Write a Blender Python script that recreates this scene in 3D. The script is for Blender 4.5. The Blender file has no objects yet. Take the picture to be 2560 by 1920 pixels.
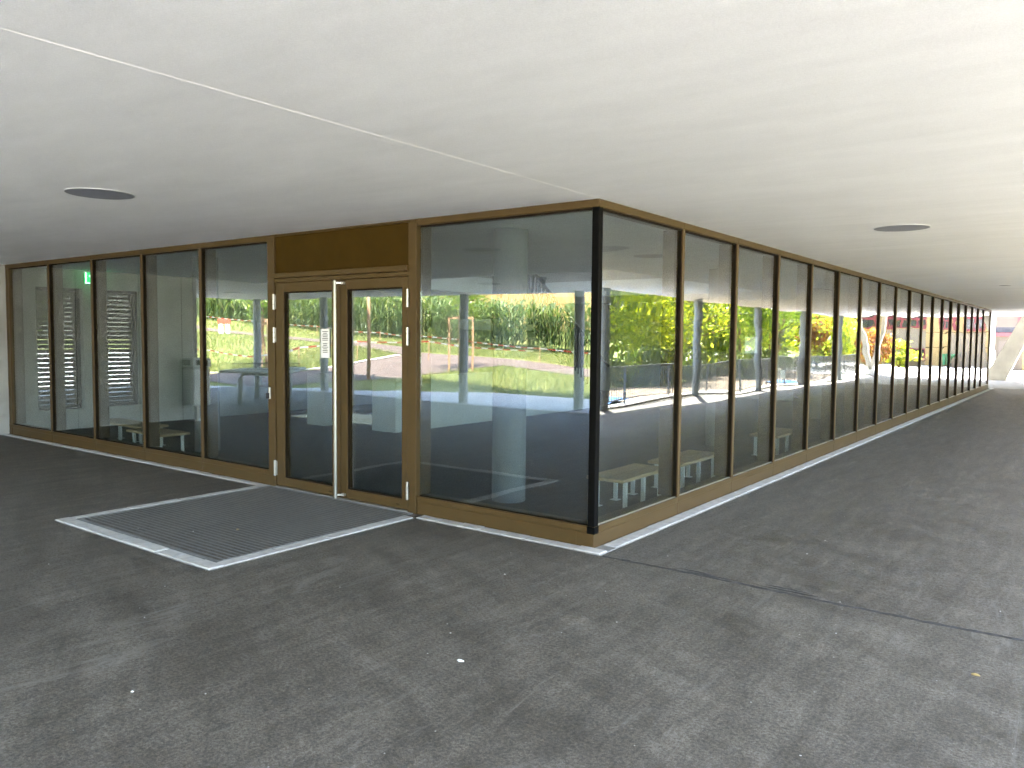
import bpy, bmesh, math, random
import numpy as np
from mathutils import Vector, Matrix
random.seed(7)
rng = np.random.default_rng(7)
S = bpy.context.scene
C = S.collection

# ------------------------------------------------------------------ camera, sky, sun, exposure
cam_d = bpy.data.cameras.new('camera'); cam = bpy.data.objects.new('camera', cam_d); C.objects.link(cam)
cam_d.sensor_width = 36.0; cam_d.lens = 27.737; cam_d.clip_start = 0.05; cam_d.clip_end = 2000
R_ = Vector((0.80015849, 0.59971125, 0.00963308)); U_ = Vector((-0.0439389, 0.04259226, 0.99812588))
F_ = Vector((-0.59817703, 0.79908217, -0.06043121))
M = Matrix((R_, U_, -F_)).transposed().to_4x4(); M.translation = Vector((3.02167, -5.08748, 1.6))
cam.matrix_world = M
S.camera = cam

SUN = Vector((0.29, 0.36, 1.0)).normalized()
el = math.asin(SUN.z); az = math.atan2(SUN.x, SUN.y)
w = bpy.data.worlds.new('World'); S.world = w; w.use_nodes = True
nt = w.node_tree; nt.nodes.clear()
sky = nt.nodes.new('ShaderNodeTexSky'); sky.sky_type = 'NISHITA'; sky.sun_disc = False
sky.sun_elevation = el; sky.sun_rotation = az; sky.altitude = 400; sky.air_density = 1.0; sky.dust_density = 2.5; sky.ozone_density = 0.7
bg = nt.nodes.new('ShaderNodeBackground'); bg.inputs['Strength'].default_value = 0.15
wo = nt.nodes.new('ShaderNodeOutputWorld')
nt.links.new(sky.outputs[0], bg.inputs[0]); nt.links.new(bg.outputs[0], wo.inputs[0])
sl = bpy.data.lights.new('sun', 'SUN'); sl.energy = 4.8; sl.angle = math.radians(0.53); sl.color = (1.0, 0.965, 0.91)
so = bpy.data.objects.new('sun', sl); C.objects.link(so); so.rotation_euler = SUN.to_track_quat('Z', 'Y').to_euler(); so.location = (20, 25, 70)

S.view_settings.view_transform = 'Standard'; S.view_settings.look = 'None'
S.view_settings.gamma = 1.0; S.view_settings.use_curve_mapping = False
S.view_settings.exposure = 4.42
S.render.engine = 'CYCLES'
cy = S.cycles
cy.use_denoising = True
try:
    cy.denoiser = 'OPENIMAGEDENOISE'; cy.denoising_input_passes = 'RGB_ALBEDO_NORMAL'; cy.denoising_prefilter = 'FAST'
except Exception: pass
cy.max_bounces = 12; cy.diffuse_bounces = 6; cy.glossy_bounces = 6; cy.transparent_max_bounces = 24; cy.transmission_bounces = 6
cy.caustics_reflective = False; cy.caustics_refractive = False
cy.sample_clamp_indirect = 12
cy.use_adaptive_sampling = True; cy.adaptive_threshold = 0.01

H = 2.62

# ------------------------------------------------------------------ node material helpers
class NB:
    def __init__(s, name):
        s.m = bpy.data.materials.new(name); s.m.use_nodes = True; s.t = s.m.node_tree; s.t.nodes.clear()
        s.out = s.n('ShaderNodeOutputMaterial')
    def n(s, typ, **kw):
        nd = s.t.nodes.new(typ)
        for k, v in kw.items(): setattr(nd, k, v)
        return nd
    def l(s, a, b): s.t.links.new(a, b)
    def pos(s, scale=(1, 1, 1)):
        g = s.n('ShaderNodeNewGeometry'); mp = s.n('ShaderNodeMapping'); mp.inputs['Scale'].default_value = scale
        s.l(g.outputs['Position'], mp.inputs['Vector']); return mp.outputs[0]
    def noise(s, vec, scale, detail=4, rough=0.55, dist=0.0):
        nd = s.n('ShaderNodeTexNoise'); nd.inputs['Scale'].default_value = scale; nd.inputs['Detail'].default_value = detail
        nd.inputs['Roughness'].default_value = rough; nd.inputs['Distortion'].default_value = dist
        s.l(vec, nd.inputs['Vector']); return nd.outputs['Fac']
    def ramp(s, fac, stops):
        nd = s.n('ShaderNodeValToRGB'); cr = nd.color_ramp
        while len(cr.elements) < len(stops): cr.elements.new(0.5)
        for e, (p, c) in zip(cr.elements, stops):
            e.position = p; e.color = (c, c, c, 1) if isinstance(c, (int, float)) else (*c, 1)
        s.l(fac, nd.inputs[0]); return nd.outputs[0]
    def mul(s, a, b, fac=1.0):
        nd = s.n('ShaderNodeMix', data_type='RGBA', blend_type='MULTIPLY'); nd.inputs['Factor'].default_value = fac
        s.l(a, nd.inputs[6]); s.l(b, nd.inputs[7]); return nd.outputs[2]
    def mixc(s, f, a, b):
        nd = s.n('ShaderNodeMix', data_type='RGBA'); s.l(f, nd.inputs['Factor'])
        for v, i in ((a, 6), (b, 7)):
            if isinstance(v, tuple): nd.inputs[i].default_value = (*v, 1)
            else: s.l(v, nd.inputs[i])
        return nd.outputs[2]
    def bump(s, h, strength, dist):
        nd = s.n('ShaderNodeBump'); nd.inputs['Strength'].default_value = strength; nd.inputs['Distance'].default_value = dist
        s.l(h, nd.inputs['Height']); return nd.outputs[0]
    def pbsdf(s, col, rough=0.6, metal=0.0, spec=0.5, normal=None):
        b = s.n('ShaderNodeBsdfPrincipled')
        if isinstance(col, tuple): b.inputs['Base Color'].default_value = (*col, 1)
        else: s.l(col, b.inputs['Base Color'])
        if isinstance(rough, (int, float)): b.inputs['Roughness'].default_value = rough
        else: s.l(rough, b.inputs['Roughness'])
        b.inputs['Metallic'].default_value = metal; b.inputs['Specular IOR Level'].default_value = spec
        if normal is not None: s.l(normal, b.inputs['Normal'])
        s.l(b.outputs[0], s.out.inputs[0]); return b

def plain(name, col, rough=0.55, metal=0.0, spec=0.5, var=0.12, vscale=3.0, bscale=0, bstr=0.2, bdist=0.002, stretch=(1, 1, 1)):
    """a painted / cast surface: slow tone variation plus an optional fine relief"""
    b = NB(name); v = b.pos(stretch)
    f = b.noise(v, vscale, 5, 0.6)
    lo = tuple(c * (1 - var) for c in col); hi = tuple(min(1, c * (1 + var)) for c in col)
    cr = b.ramp(f, [(0.3, lo), (0.7, hi)])
    nrm = b.bump(b.noise(v, bscale, 3), bstr, bdist) if bscale else None
    b.pbsdf(cr, rough, metal, spec, nrm)
    return b.m

def asphalt_mat(name, c0, c1, seed, rough=0.62):
    b = NB(name)
    g = b.pos((1, 1, 1))
    mp = b.n('ShaderNodeMapping'); mp.inputs['Location'].default_value = (seed, seed * 2.1, 0); mp.inputs['Rotation'].default_value = (0, 0, 0.45); b.l(g, mp.inputs['Vector'])
    st = b.n('ShaderNodeMapping'); st.inputs['Scale'].default_value = (0.55, 2.6, 1); b.l(mp.outputs[0], st.inputs['Vector'])
    st2 = b.n('ShaderNodeMapping'); st2.inputs['Rotation'].default_value = (0, 0, 0.35); st2.inputs['Scale'].default_value = (1.6, 0.3, 1); b.l(g, st2.inputs['Vector'])
    big = b.noise(st.outputs[0], 1.6, 8, 0.72, 0.4)
    brush = b.noise(st2.outputs[0], 4.5, 8, 0.78, 0.5)
    med = b.noise(g, 16, 8, 0.8)
    grain = b.noise(g, 62, 3, 0.7)
    fine = b.noise(g, 190, 2, 0.6)
    col = b.ramp(big, [(0.34, c0), (0.66, c1)])
    col = b.mul(col, b.ramp(brush, [(0.36, 0.70), (0.64, 1.30)]), 0.85)
    col = b.mul(col, b.ramp(med, [(0.34, 0.72), (0.66, 1.26)]), 0.9)
    col = b.mul(col, b.ramp(grain, [(0.32, 0.46), (0.68, 1.55)]), 0.9)
    col = b.mul(col, b.ramp(fine, [(0.3, 0.5), (0.7, 1.5)]), 0.8)
    # dusty pale scuffs, drawn out by brooms and tyres
    sc = b.noise(st2.outputs[0], 2.2, 9, 0.8, 1.6)
    scf = b.ramp(sc, [(0.57, 0.0), (0.70, 0.55)])
    col = b.mixc(scf, col, (0.23, 0.215, 0.19))
    # pale single grains
    vo = b.n('ShaderNodeTexVoronoi'); vo.inputs['Scale'].default_value = 26; b.l(g, vo.inputs['Vector'])
    sep = b.n('ShaderNodeSeparateColor'); b.l(vo.outputs['Color'], sep.inputs[0])
    th = b.n('ShaderNodeMath', operation='LESS_THAN'); th.inputs[1].default_value = 0.10; b.l(vo.outputs['Distance'], th.inputs[0])
    th2 = b.n('ShaderNodeMath', operation='GREATER_THAN'); th2.inputs[1].default_value = 0.985; b.l(sep.outputs[0], th2.inputs[0])
    mm = b.n('ShaderNodeMath', operation='MULTIPLY'); b.l(th.outputs[0], mm.inputs[0]); b.l(th2.outputs[0], mm.inputs[1])
    col = b.mixc(mm.outputs[0], col, (0.42, 0.41, 0.38))
    hsum = b.n('ShaderNodeMath', operation='ADD'); b.l(fine, hsum.inputs[0]); b.l(med, hsum.inputs[1])
    rg = b.ramp(big, [(0.3, rough - 0.1), (0.7, rough + 0.12)])
    b.pbsdf(col, rg, 0, 0.32, b.bump(hsum.outputs[0], 0.55, 0.006))
    return b.m

def leaf_mat(name, stops, trans=0.45, tcol=1.5):
    b = NB(name)
    g = b.n('ShaderNodeNewGeometry')
    col = b.ramp(g.outputs['Random Per Island'], stops)
    d = b.n('ShaderNodeBsdfDiffuse'); t = b.n('ShaderNodeBsdfTranslucent'); gl = b.n('ShaderNodeBsdfGlossy'); gl.inputs['Roughness'].default_value = 0.45
    b.l(col, d.inputs[0])
    mt = b.n('ShaderNodeMix', data_type='RGBA', blend_type='MULTIPLY'); mt.inputs['Factor'].default_value = 1; b.l(col, mt.inputs[6]); mt.inputs[7].default_value = (tcol, tcol, tcol * 0.55, 1)
    b.l(mt.outputs[2], t.inputs[0])
    m1 = b.n('ShaderNodeMixShader'); m1.inputs[0].default_value = trans; b.l(d.outputs[0], m1.inputs[1]); b.l(t.outputs[0], m1.inputs[2])
    m2 = b.n('ShaderNodeMixShader'); m2.inputs[0].default_value = 0.05; b.l(m1.outputs[0], m2.inputs[1]); b.l(gl.outputs[0], m2.inputs[2])
    b.l(m2.outputs[0], b.out.inputs[0]); return b.m

def glass_mat(name, f0=0.12, tint=(0.765, 0.815, 0.81)):
    b = NB(name)
    lw = b.n('ShaderNodeLayerWeight'); lw.inputs['Blend'].default_value = 0.5
    p = b.n('ShaderNodeMath', operation='POWER'); p.inputs[1].default_value = 4.2; b.l(lw.outputs['Facing'], p.inputs[0])
    mr = b.n('ShaderNodeMapRange'); mr.inputs['To Min'].default_value = f0; mr.inputs['To Max'].default_value = 1.0; b.l(p.outputs[0], mr.inputs['Value'])
    tr = b.n('ShaderNodeBsdfTransparent'); tr.inputs[0].default_value = (*tint, 1)
    gl = b.n('ShaderNodeBsdfGlossy'); gl.inputs['Roughness'].default_value = 0.0; gl.inputs[0].default_value = (1.0, 1.0, 0.99, 1)
    mx = b.n('ShaderNodeMixShader'); b.l(mr.outputs[0], mx.inputs[0]); b.l(tr.outputs[0], mx.inputs[1]); b.l(gl.outputs[0], mx.inputs[2])
    b.l(mx.outputs[0], b.out.inputs[0]); return b.m

def emit_mat(name, col, st):
    b = NB(name); e = b.n('ShaderNodeEmission'); e.inputs[0].default_value = (*col, 1); e.inputs[1].default_value = st
    b.l(e.outputs[0], b.out.inputs[0]); return b.m

M_ = {}
M_['asphalt'] = asphalt_mat('asphalt', (0.065, 0.058, 0.047), (0.128, 0.115, 0.094), 3.0)
M_['asphalt_side'] = asphalt_mat('asphalt_side', (0.060, 0.054, 0.045), (0.120, 0.108, 0.090), 17.0, 0.58)
M_['seam'] = plain('asphalt_seam', (0.052, 0.050, 0.046), 0.8, var=0.4, vscale=14, bscale=90, bstr=0.8, bdist=0.006)
def ceiling_mat():
    b = NB('plaster_ceiling'); g = b.pos()
    st = b.n('ShaderNodeMapping'); st.inputs['Rotation'].default_value = (0, 0, -0.6); st.inputs['Scale'].default_value = (0.5, 1.6, 1); b.l(g, st.inputs['Vector'])
    f = b.noise(st.outputs[0], 1.1, 6, 0.6, 0.7); f2 = b.noise(st.outputs[0], 4.5, 4, 0.6)
    fine = b.noise(g, 230, 2, 0.6); med = b.noise(g, 70, 3, 0.6)
    col = b.ramp(f, [(0.3, (0.77, 0.775, 0.785)), (0.7, (0.835, 0.84, 0.85))])
    col = b.mul(col, b.ramp(f2, [(0.3, 0.965), (0.7, 1.02)]), 1)
    col = b.mul(col, b.ramp(fine, [(0.3, 0.88), (0.75, 1.06)]), 1)
    h = b.n('ShaderNodeMath', operation='ADD'); b.l(fine, h.inputs[0]); b.l(med, h.inputs[1])
    b.pbsdf(col, 0.9, 0, 0.3, b.bump(h.outputs[0], 0.6, 0.003)); return b.m
M_['ceiling'] = ceiling_mat()
M_['joint'] = plain('joint_sealant_white', (0.86, 0.86, 0.85), 0.6, var=0.05)
M_['bronze'] = plain('bronze_coated_metal', (0.067, 0.0395, 0.0125), 0.45, 0.0, 0.22, var=0.07, vscale=2.2, bscale=400, bstr=0.08, bdist=0.001)
M_['bronze_panel'] = plain('bronze_coated_panel', (0.043, 0.0225, 0.0025), 0.55, 0.0, 0.06, var=0.12, vscale=5, bscale=300, bstr=0.1, bdist=0.001)
M_['gasket'] = plain('black_gasket', (0.016, 0.011, 0.006), 0.8, 0.0, 0.1, var=0.2)
M_['anthracite'] = plain('anthracite_metal', (0.003, 0.003, 0.003), 0.6, 0.0, 0.04, var=0.1)
M_['steel'] = plain('brushed_steel', (0.42, 0.41, 0.375), 0.35, 0.7, 0.5, var=0.08, vscale=8)
M_['white_metal'] = plain('white_coated_metal', (0.66, 0.68, 0.67), 0.4, 0.0, 0.5, var=0.05)
M_['glass'] = glass_mat('window_glass')
M_['glass_door'] = glass_mat('door_glass', 0.11, (0.775, 0.82, 0.81))
M_['concrete'] = plain('cast_concrete', (0.36, 0.355, 0.33), 0.75, var=0.13, vscale=1.6, bscale=40, bstr=0.25, bdist=0.004)
M_['concrete_pale'] = plain('pale_concrete', (0.46, 0.44, 0.39), 0.75, var=0.12, vscale=2.0, bscale=45, bstr=0.25, bdist=0.004)
M_['plaster_pale'] = plain('pale_plaster', (0.62, 0.61, 0.57), 0.8, var=0.06, vscale=2)
M_['column'] = plain('painted_column', (0.20, 0.215, 0.22), 0.5, var=0.08, vscale=2)
M_['column_in'] = plain('raw_column_concrete', (0.15, 0.16, 0.16), 0.8, var=0.1, vscale=3)
M_['kerb'] = plain('concrete_sett', (0.47, 0.46, 0.435), 0.85, var=0.16, vscale=11, bscale=120, bstr=0.4, bdist=0.004)
M_['mortar'] = plain('sett_joint', (0.24, 0.235, 0.22), 0.9, var=0.2, vscale=20)
M_['mat_rib'] = plain('mat_aluminium', (0.20, 0.198, 0.188), 0.65, 0.0, 0.2, var=0.10, vscale=25)
M_['mat_base'] = plain('mat_rubber', (0.006, 0.006, 0.006), 0.95, 0.0, 0.1, var=0.3)
M_['lamp'] = plain('lamp_lens', (0.20, 0.21, 0.245), 0.5, 0.0, 0.5, var=0.04)
M_['lamp_warm'] = plain('lamp_lens_cream', (0.62, 0.60, 0.52), 0.3, var=0.04)
M_['floor_in'] = plain('dark_polished_floor', (0.022, 0.0225, 0.022), 0.55, 0.0, 0.15, var=0.18, vscale=2.5, bscale=60, bstr=0.06, bdist=0.002)
M_['wood'] = plain('bench_oak', (0.42, 0.29, 0.15), 0.5, var=0.15, vscale=6, stretch=(6, 1, 6))
M_['stake'] = plain('larch_wood', (0.38, 0.22, 0.12), 0.75, var=0.2, vscale=7, stretch=(5, 5, 1))
M_['blind'] = plain('blind_slat', (0.045, 0.037, 0.027), 0.45, 0.3, var=0.1)
M_['rail'] = plain('black_steel', (0.012, 0.012, 0.013), 0.45, 0.3, var=0.1)
M_['fence'] = plain('grey_galvanised', (0.10, 0.105, 0.11), 0.45, 0.4, var=0.1)
M_['paving'] = plain('shaded_paving', (0.46, 0.455, 0.45), 0.8, var=0.1, vscale=3, bscale=60, bstr=0.25, bdist=0.003)
M_['yard'] = plain('pale_yard_concrete', (0.48, 0.465, 0.44), 0.85, var=0.09, vscale=1.2, bscale=30, bstr=0.2, bdist=0.004)
M_['low_bounce'] = plain('low_bounce_ground', (0.13, 0.125, 0.115), 0.9, var=0.12, vscale=1.5, bscale=50, bstr=0.3, bdist=0.004)  # unseen east ground, tone lowered to weaken its bounce light
M_['taupe'] = plain('taupe_pavement', (0.20, 0.185, 0.165), 0.7, var=0.14, vscale=2.5, bscale=60, bstr=0.3, bdist=0.004)
M_['path'] = plain('worn_tar_path', (0.105, 0.074, 0.060), 0.85, var=0.14, vscale=2.0, bscale=50, bstr=0.3, bdist=0.006)
M_['gravel'] = plain('tan_gravel', (0.25, 0.195, 0.14), 0.95, var=0.25, vscale=5, bscale=50, bstr=0.6, bdist=0.02)
def meadow_mat():
    b = NB('meadow_ground'); g = b.pos()
    f = b.noise(g, 0.35, 6, 0.65); f2 = b.noise(g, 6, 4, 0.7)
    col = b.ramp(f, [(0.3, (0.105, 0.145, 0.035)), (0.52, (0.175, 0.19, 0.055)), (0.72, (0.26, 0.23, 0.10))])
    col = b.mul(col, b.ramp(f2, [(0.3, 0.7), (0.7, 1.25)]), 1)
    b.pbsdf(col, 0.95, 0, 0.2, b.bump(f2, 0.8, 0.05)); return b.m
M_['meadow'] = meadow_mat()
M_['wheat_soil'] = plain('ripe_field', (0.42, 0.30, 0.12), 0.95, var=0.2, vscale=1.5, bscale=9, bstr=0.8, bdist=0.1)
M_['grass'] = leaf_mat('grass_blades', [(0.0, (0.075, 0.12, 0.025)), (0.55, (0.17, 0.20, 0.05)), (1.0, (0.36, 0.32, 0.14))], 0.35)
M_['corn'] = leaf_mat('corn_leaves', [(0.0, (0.045, 0.085, 0.025)), (0.5, (0.095, 0.15, 0.045)), (0.85, (0.19, 0.25, 0.09)), (1.0, (0.40, 0.38, 0.18))], 0.4)
M_['wheat'] = leaf_mat('ripe_ears', [(0.0, (0.34, 0.23, 0.09)), (1.0, (0.55, 0.41, 0.19))], 0.3, 1.1)
M_['leafA'] = leaf_mat('leaves_bright', [(0.0, (0.09, 0.14, 0.014)), (0.5, (0.21, 0.25, 0.022)), (1.0, (0.36, 0.36, 0.04))], 0.6, 2.2)
M_['leafB'] = leaf_mat('leaves_green', [(0.0, (0.07, 0.13, 0.014)), (0.6, (0.14, 0.21, 0.022)), (1.0, (0.23, 0.28, 0.035))], 0.55, 2.0)
M_['leafC'] = leaf_mat('leaves_ivy_dark', [(0.0, (0.04, 0.07, 0.014)), (0.7, (0.09, 0.125, 0.025)), (1.0, (0.19, 0.2, 0.05))], 0.4, 1.6)
M_['leafR'] = leaf_mat('leaves_copper', [(0.0, (0.16, 0.05, 0.02)), (0.5, (0.28, 0.11, 0.03)), (1.0, (0.26, 0.2, 0.03))], 0.45, 1.6)
M_['bark'] = plain('reddish_bark', (0.20, 0.105, 0.06), 0.9, var=0.3, vscale=5, bscale=14, bstr=0.7, bdist=0.03, stretch=(3, 3, 0.6))
M_['ochre'] = plain('ochre_render', (0.34, 0.235, 0.105), 0.9, var=0.05, vscale=1, bscale=60, bstr=0.15, bdist=0.004)
M_['cream'] = plain('cream_render', (0.22, 0.18, 0.13), 0.9, var=0.05, vscale=1, bscale=60, bstr=0.15, bdist=0.004)
M_['cream_dim'] = plain('cream_render_dimmed', (0.078, 0.062, 0.045), 0.9, var=0.06, vscale=1, bscale=60, bstr=0.15, bdist=0.004)  # cream render darkened so the wing does not burn out in yard glare
M_['redframe'] = plain('wine_red_frames', (0.16, 0.022, 0.03), 0.45, var=0.08)
M_['pane_far'] = plain('far_window_glass', (0.035, 0.035, 0.045), 0.08, 0, 0.8, var=0.15)
M_['blind_far'] = plain('cream_roller_blind', (0.085, 0.068, 0.054), 0.8, var=0.03)
M_['binplastic'] = plain('green_bin_plastic', (0.03, 0.16, 0.07), 0.45, var=0.08)
M_['rubber'] = plain('black_rubber', (0.02, 0.02, 0.02), 0.8, var=0.1)
M_['blue'] = plain('blue_tarpaulin', (0.05, 0.20, 0.55), 0.5, var=0.1, vscale=4, bscale=12, bstr=0.5, bdist=0.02)
M_['red'] = plain('signal_red', (0.48, 0.07, 0.035), 0.5, var=0.06)
M_['white'] = plain('signal_white', (0.78, 0.78, 0.75), 0.5, var=0.05)
M_['paper'] = plain('white_paper', (0.80, 0.80, 0.79), 0.8, var=0.02)
M_['ink'] = plain('printed_ink', (0.10, 0.10, 0.11), 0.8, var=0.05)
M_['table'] = plain('grey_table_concrete', (0.36, 0.39, 0.375), 0.55, var=0.1)
M_['exit_green'] = emit_mat('exit_sign_green', (0.01, 0.42, 0.10), 0.30)
M_['exit_white'] = emit_mat('exit_sign_white', (0.85, 1.0, 0.9), 0.30)

# ------------------------------------------------------------------ mesh helpers
class MB:
    def __init__(s): s.v = []; s.f = []; s.mi = []
    def add(s, vs, fs, mi=0):
        o = len(s.v); s.v += [tuple(p) for p in vs]; s.f += [tuple(i + o for i in f) for f in fs]; s.mi += [mi] * len(fs)
    def box(s, x0, x1, y0, y1, z0, z1, mi=0):
        s.add([(x0, y0, z0), (x1, y0, z0), (x1, y1, z0), (x0, y1, z0), (x0, y0, z1), (x1, y0, z1), (x1, y1, z1), (x0, y1, z1)],
              [(0, 3, 2, 1), (4, 5, 6, 7), (0, 1, 5, 4), (1, 2, 6, 5), (2, 3, 7, 6), (3, 0, 4, 7)], mi)
    def bbox(s, x0, x1, y0, y1, z0, z1, c=0.004, mi=0):
        """box with chamfered edges"""
        bm = bmesh.new(); bmesh.ops.create_cube(bm, size=1)
        for v in bm.verts: v.co = Vector(((x0 + x1) / 2 + v.co.x * (x1 - x0), (y0 + y1) / 2 + v.co.y * (y1 - y0), (z0 + z1) / 2 + v.co.z * (z1 - z0)))
        bmesh.ops.bevel(bm, geom=bm.edges[:], offset=c, segments=1, affect='EDGES', clamp_overlap=True)
        bm.verts.index_update(); s.add([v.co[:] for v in bm.verts], [[v.index for v in f.verts] for f in bm.faces], mi); bm.free()
    def tube(s, pts, r, n=8, mi=0, cap=True):
        pts = [Vector(p) for p in pts]; rr = r if isinstance(r, (list, tuple)) else [r] * len(pts); o = len(s.v); fs = []
        for i, p in enumerate(pts):
            d = (pts[min(i + 1, len(pts) - 1)] - pts[max(i - 1, 0)]).normalized()
            a = Vector((0, 0, 1)) if abs(d.z) < 0.9 else Vector((1, 0, 0))
            e1 = d.cross(a).normalized(); e2 = d.cross(e1)
            for k in range(n):
                t = 2 * math.pi * k / n; s.v.append(tuple(p + (e1 * math.cos(t) + e2 * math.sin(t)) * rr[i]))
        for i in range(len(pts) - 1):
            for k in range(n): fs.append((o + i * n + k, o + i * n + (k + 1) % n, o + (i + 1) * n + (k + 1) % n, o + (i + 1) * n + k))
        if cap: fs.append(tuple(o + k for k in range(n - 1, -1, -1))); fs.append(tuple(o + (len(pts) - 1) * n + k for k in range(n)))
        s.f += fs; s.mi += [mi] * len(fs)
    def beam(s, a, b, w_, t_, mi=0):
        """square bar from a to b, w_ wide sideways and t_ deep"""
        a = Vector(a); b = Vector(b); d = (b - a).normalized(); up = Vector((0, 0, 1)) if abs(d.z) < 0.95 else Vector((0, 1, 0))
        e1 = d.cross(up).normalized() * (w_ / 2); e2 = d.cross(e1).normalized() * (t_ / 2)
        vs = [p + sx * e1 + sy * e2 for p in (a, b) for sx, sy in ((-1, -1), (1, -1), (1, 1), (-1, 1))]
        s.add(vs, [(3, 2, 1, 0), (4, 5, 6, 7), (0, 1, 5, 4), (1, 2, 6, 5), (2, 3, 7, 6), (3, 0, 4, 7)], mi)
    def mesh(s, name, mats, smooth=False):
        me = bpy.data.meshes.new(name); me.from_pydata(s.v, [], s.f)
        for m in (mats if isinstance(mats, (list, tuple)) else [mats]): me.materials.append(M_[m] if isinstance(m, str) else m)
        if any(s.mi): me.polygons.foreach_set('material_index', s.mi)
        if smooth: me.polygons.foreach_set('use_smooth', [True] * len(me.polygons))
        me.validate(); me.update()
        bm = bmesh.new(); bm.from_mesh(me); bmesh.ops.recalc_face_normals(bm, faces=bm.faces); bm.to_mesh(me); bm.free()
        return me
    def obj(s, name, mats, parent=None, smooth=False, loc=None):
        return link(name, s.mesh(name, mats, smooth), parent, loc)

def link(name, data, parent=None, loc=None, rot=None):
    o = bpy.data.objects.new(name, data); C.objects.link(o)
    if parent is not None: o.parent = parent
    if loc is not None: o.location = loc
    if rot is not None: o.rotation_euler = rot
    return o
def tag(o, label, cat, group=None):
    o['label'] = label; o['category'] = cat
    if group: o['group'] = group
    return o
def thing(name, label, cat, loc=(0, 0, 0), group=None, rotz=0):
    o = bpy.data.objects.new(name, None); C.objects.link(o); o.location = loc; o.rotation_euler = (0, 0, rotz); o.empty_display_size = 0.2
    return tag(o, label, cat, group)
def kind(o, k): o['kind'] = k; return o
def box_obj(name, b, mats, parent=None, c=0.0):
    m = MB()
    if c: m.bbox(*b, c=c)
    else: m.box(*b)
    return m.obj(name, mats, parent)
def np_mesh(name, verts, k, mat, smooth=False):
    """faces of k corners each out of an (n*k, 3) array"""
    me = bpy.data.meshes.new(name); nv = len(verts); nf = nv // k
    me.vertices.add(nv); me.vertices.foreach_set('co', np.asarray(verts, dtype=np.float32).ravel())
    me.loops.add(nv); me.loops.foreach_set('vertex_index', np.arange(nv, dtype=np.int32))
    me.polygons.add(nf); me.polygons.foreach_set('loop_start', np.arange(0, nv, k, dtype=np.int32)); me.polygons.foreach_set('loop_total', np.full(nf, k, dtype=np.int32))
    me.materials.append(M_[mat]); me.update(calc_edges=True)
    return me
def grid_mesh(name, xs, ys, zf, mat, smooth=True):
    X, Y = np.meshgrid(xs, ys); Z = zf(X, Y); nx, ny = len(xs), len(ys)
    v = np.stack([X.ravel(), Y.ravel(), Z.ravel()], 1)
    i = (np.arange(ny - 1)[:, None] * nx + np.arange(nx - 1)[None, :]).ravel()
    f = np.stack([i, i + 1, i + nx + 1, i + nx], 1)
    me = bpy.data.meshes.new(name); me.from_pydata(v.tolist(), [], f.tolist()); me.materials.append(M_[mat])
    if smooth: me.polygons.foreach_set('use_smooth', [True] * len(me.polygons))
    me.update(); return me

# ------------------------------------------------------------------ terrain
def T(x, y):
    """height of the meadow slope south-west of the yard"""
    u = -0.4 * x - 0.917 * y
    h = 0.085 * np.maximum(0, u - 15) + 0.05 * np.maximum(0, u - 34)
    h = h + 0.20 * np.maximum(0, -y - 25.0) * np.clip((x + 40) / 14, 0, 1)
    h = h * np.clip((-6.4 - x) / 1.5, 0, 1) - 0.03
    return h
def Tz(x, y): return float(T(np.array(x, float), np.array(y, float)))
axs = np.concatenate([np.linspace(-260, -62, 26), np.linspace(-60, 30, 91), np.linspace(34, 260, 26)])
ays = np.concatenate([np.linspace(-200, -52, 22), np.linspace(-50, 20, 71), np.linspace(24, 260, 30)])
kind(link('ground', grid_mesh('ground', axs, ays, T, 'meadow')), 'structure')

def sheet(name, x0, x1, y0, y1, z, mat, t=0.12):
    return kind(box_obj(name, (x0, x1, y0, y1, z - t, z), mat), 'structure')
sheet('asphalt_yard', -17.6, 0.0, -9.0, -0.0, 0.0, 'asphalt')
sheet('west_plaza', -60.0, -17.6, -9.0, 0.0, -0.003, 'yard')
sheet('asphalt_passage', -17.6, -10.95, 0.0, 33.0, -0.003, 'asphalt')
a2 = MB(); a2.box(0.0, 5.5, -9.0, -0.14, -0.12, 0.0); kind(a2.obj('asphalt_yard', 'asphalt'), 'structure')
a3 = MB(); a3.box(0.0, 5.5, -0.135, 26.0, -0.12, -0.004); kind(a3.obj('asphalt_lane', 'asphalt_side'), 'structure')
sheet('taupe_pavement', -12, 5.5, 26.0, 33.0, 0.0, 'taupe')
sheet('bright_yard', -30, 24, 33.0, 56.0, -0.002, 'yard')
sheet('shaded_paving', -16.6, 5.5, -12.15, -9.08, 0.0, 'paving')
sheet('bounce_plaza', -6.4, 40.0, -40.0, -12.15, -0.004, 'yard')  # unseen pale ground added to bounce sunlight onto the ceiling
sheet('unseen_east_ground', 5.98, 40.0, -12.15, 3.0, -0.004, 'low_bounce')  # unseen ground, kept dark to limit bounce on the right of the ceiling
sheet('west_plaza', -60.0, -17.6, 0.0, 33.0, -0.005, 'yard')  # pale paving continued out of view to bounce light onto the left ceiling
sheet('kerb_line', -22, 5.5, -9.08, -9.0, 0.012, 'kerb')
sheet('gravel_strip', 5.98, 9.4, 3.0, 33.0, -0.01, 'gravel')
kind(box_obj('east_kerb', (5.66, 5.98, -9.0, 33.0, -0.12, 0.03), 'concrete'), 'structure')
sheet('asphalt_edge', 5.5, 5.66, -9.0, 26.0, -0.006, 'asphalt_side')
sheet('taupe_edge', 5.5, 5.66, 26.0, 33.0, -0.003, 'taupe')
kind(box_obj('north_kerb', (5.5, 12.0, 33.0, 33.3, -0.12, 0.02), 'kerb'), 'structure')
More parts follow.
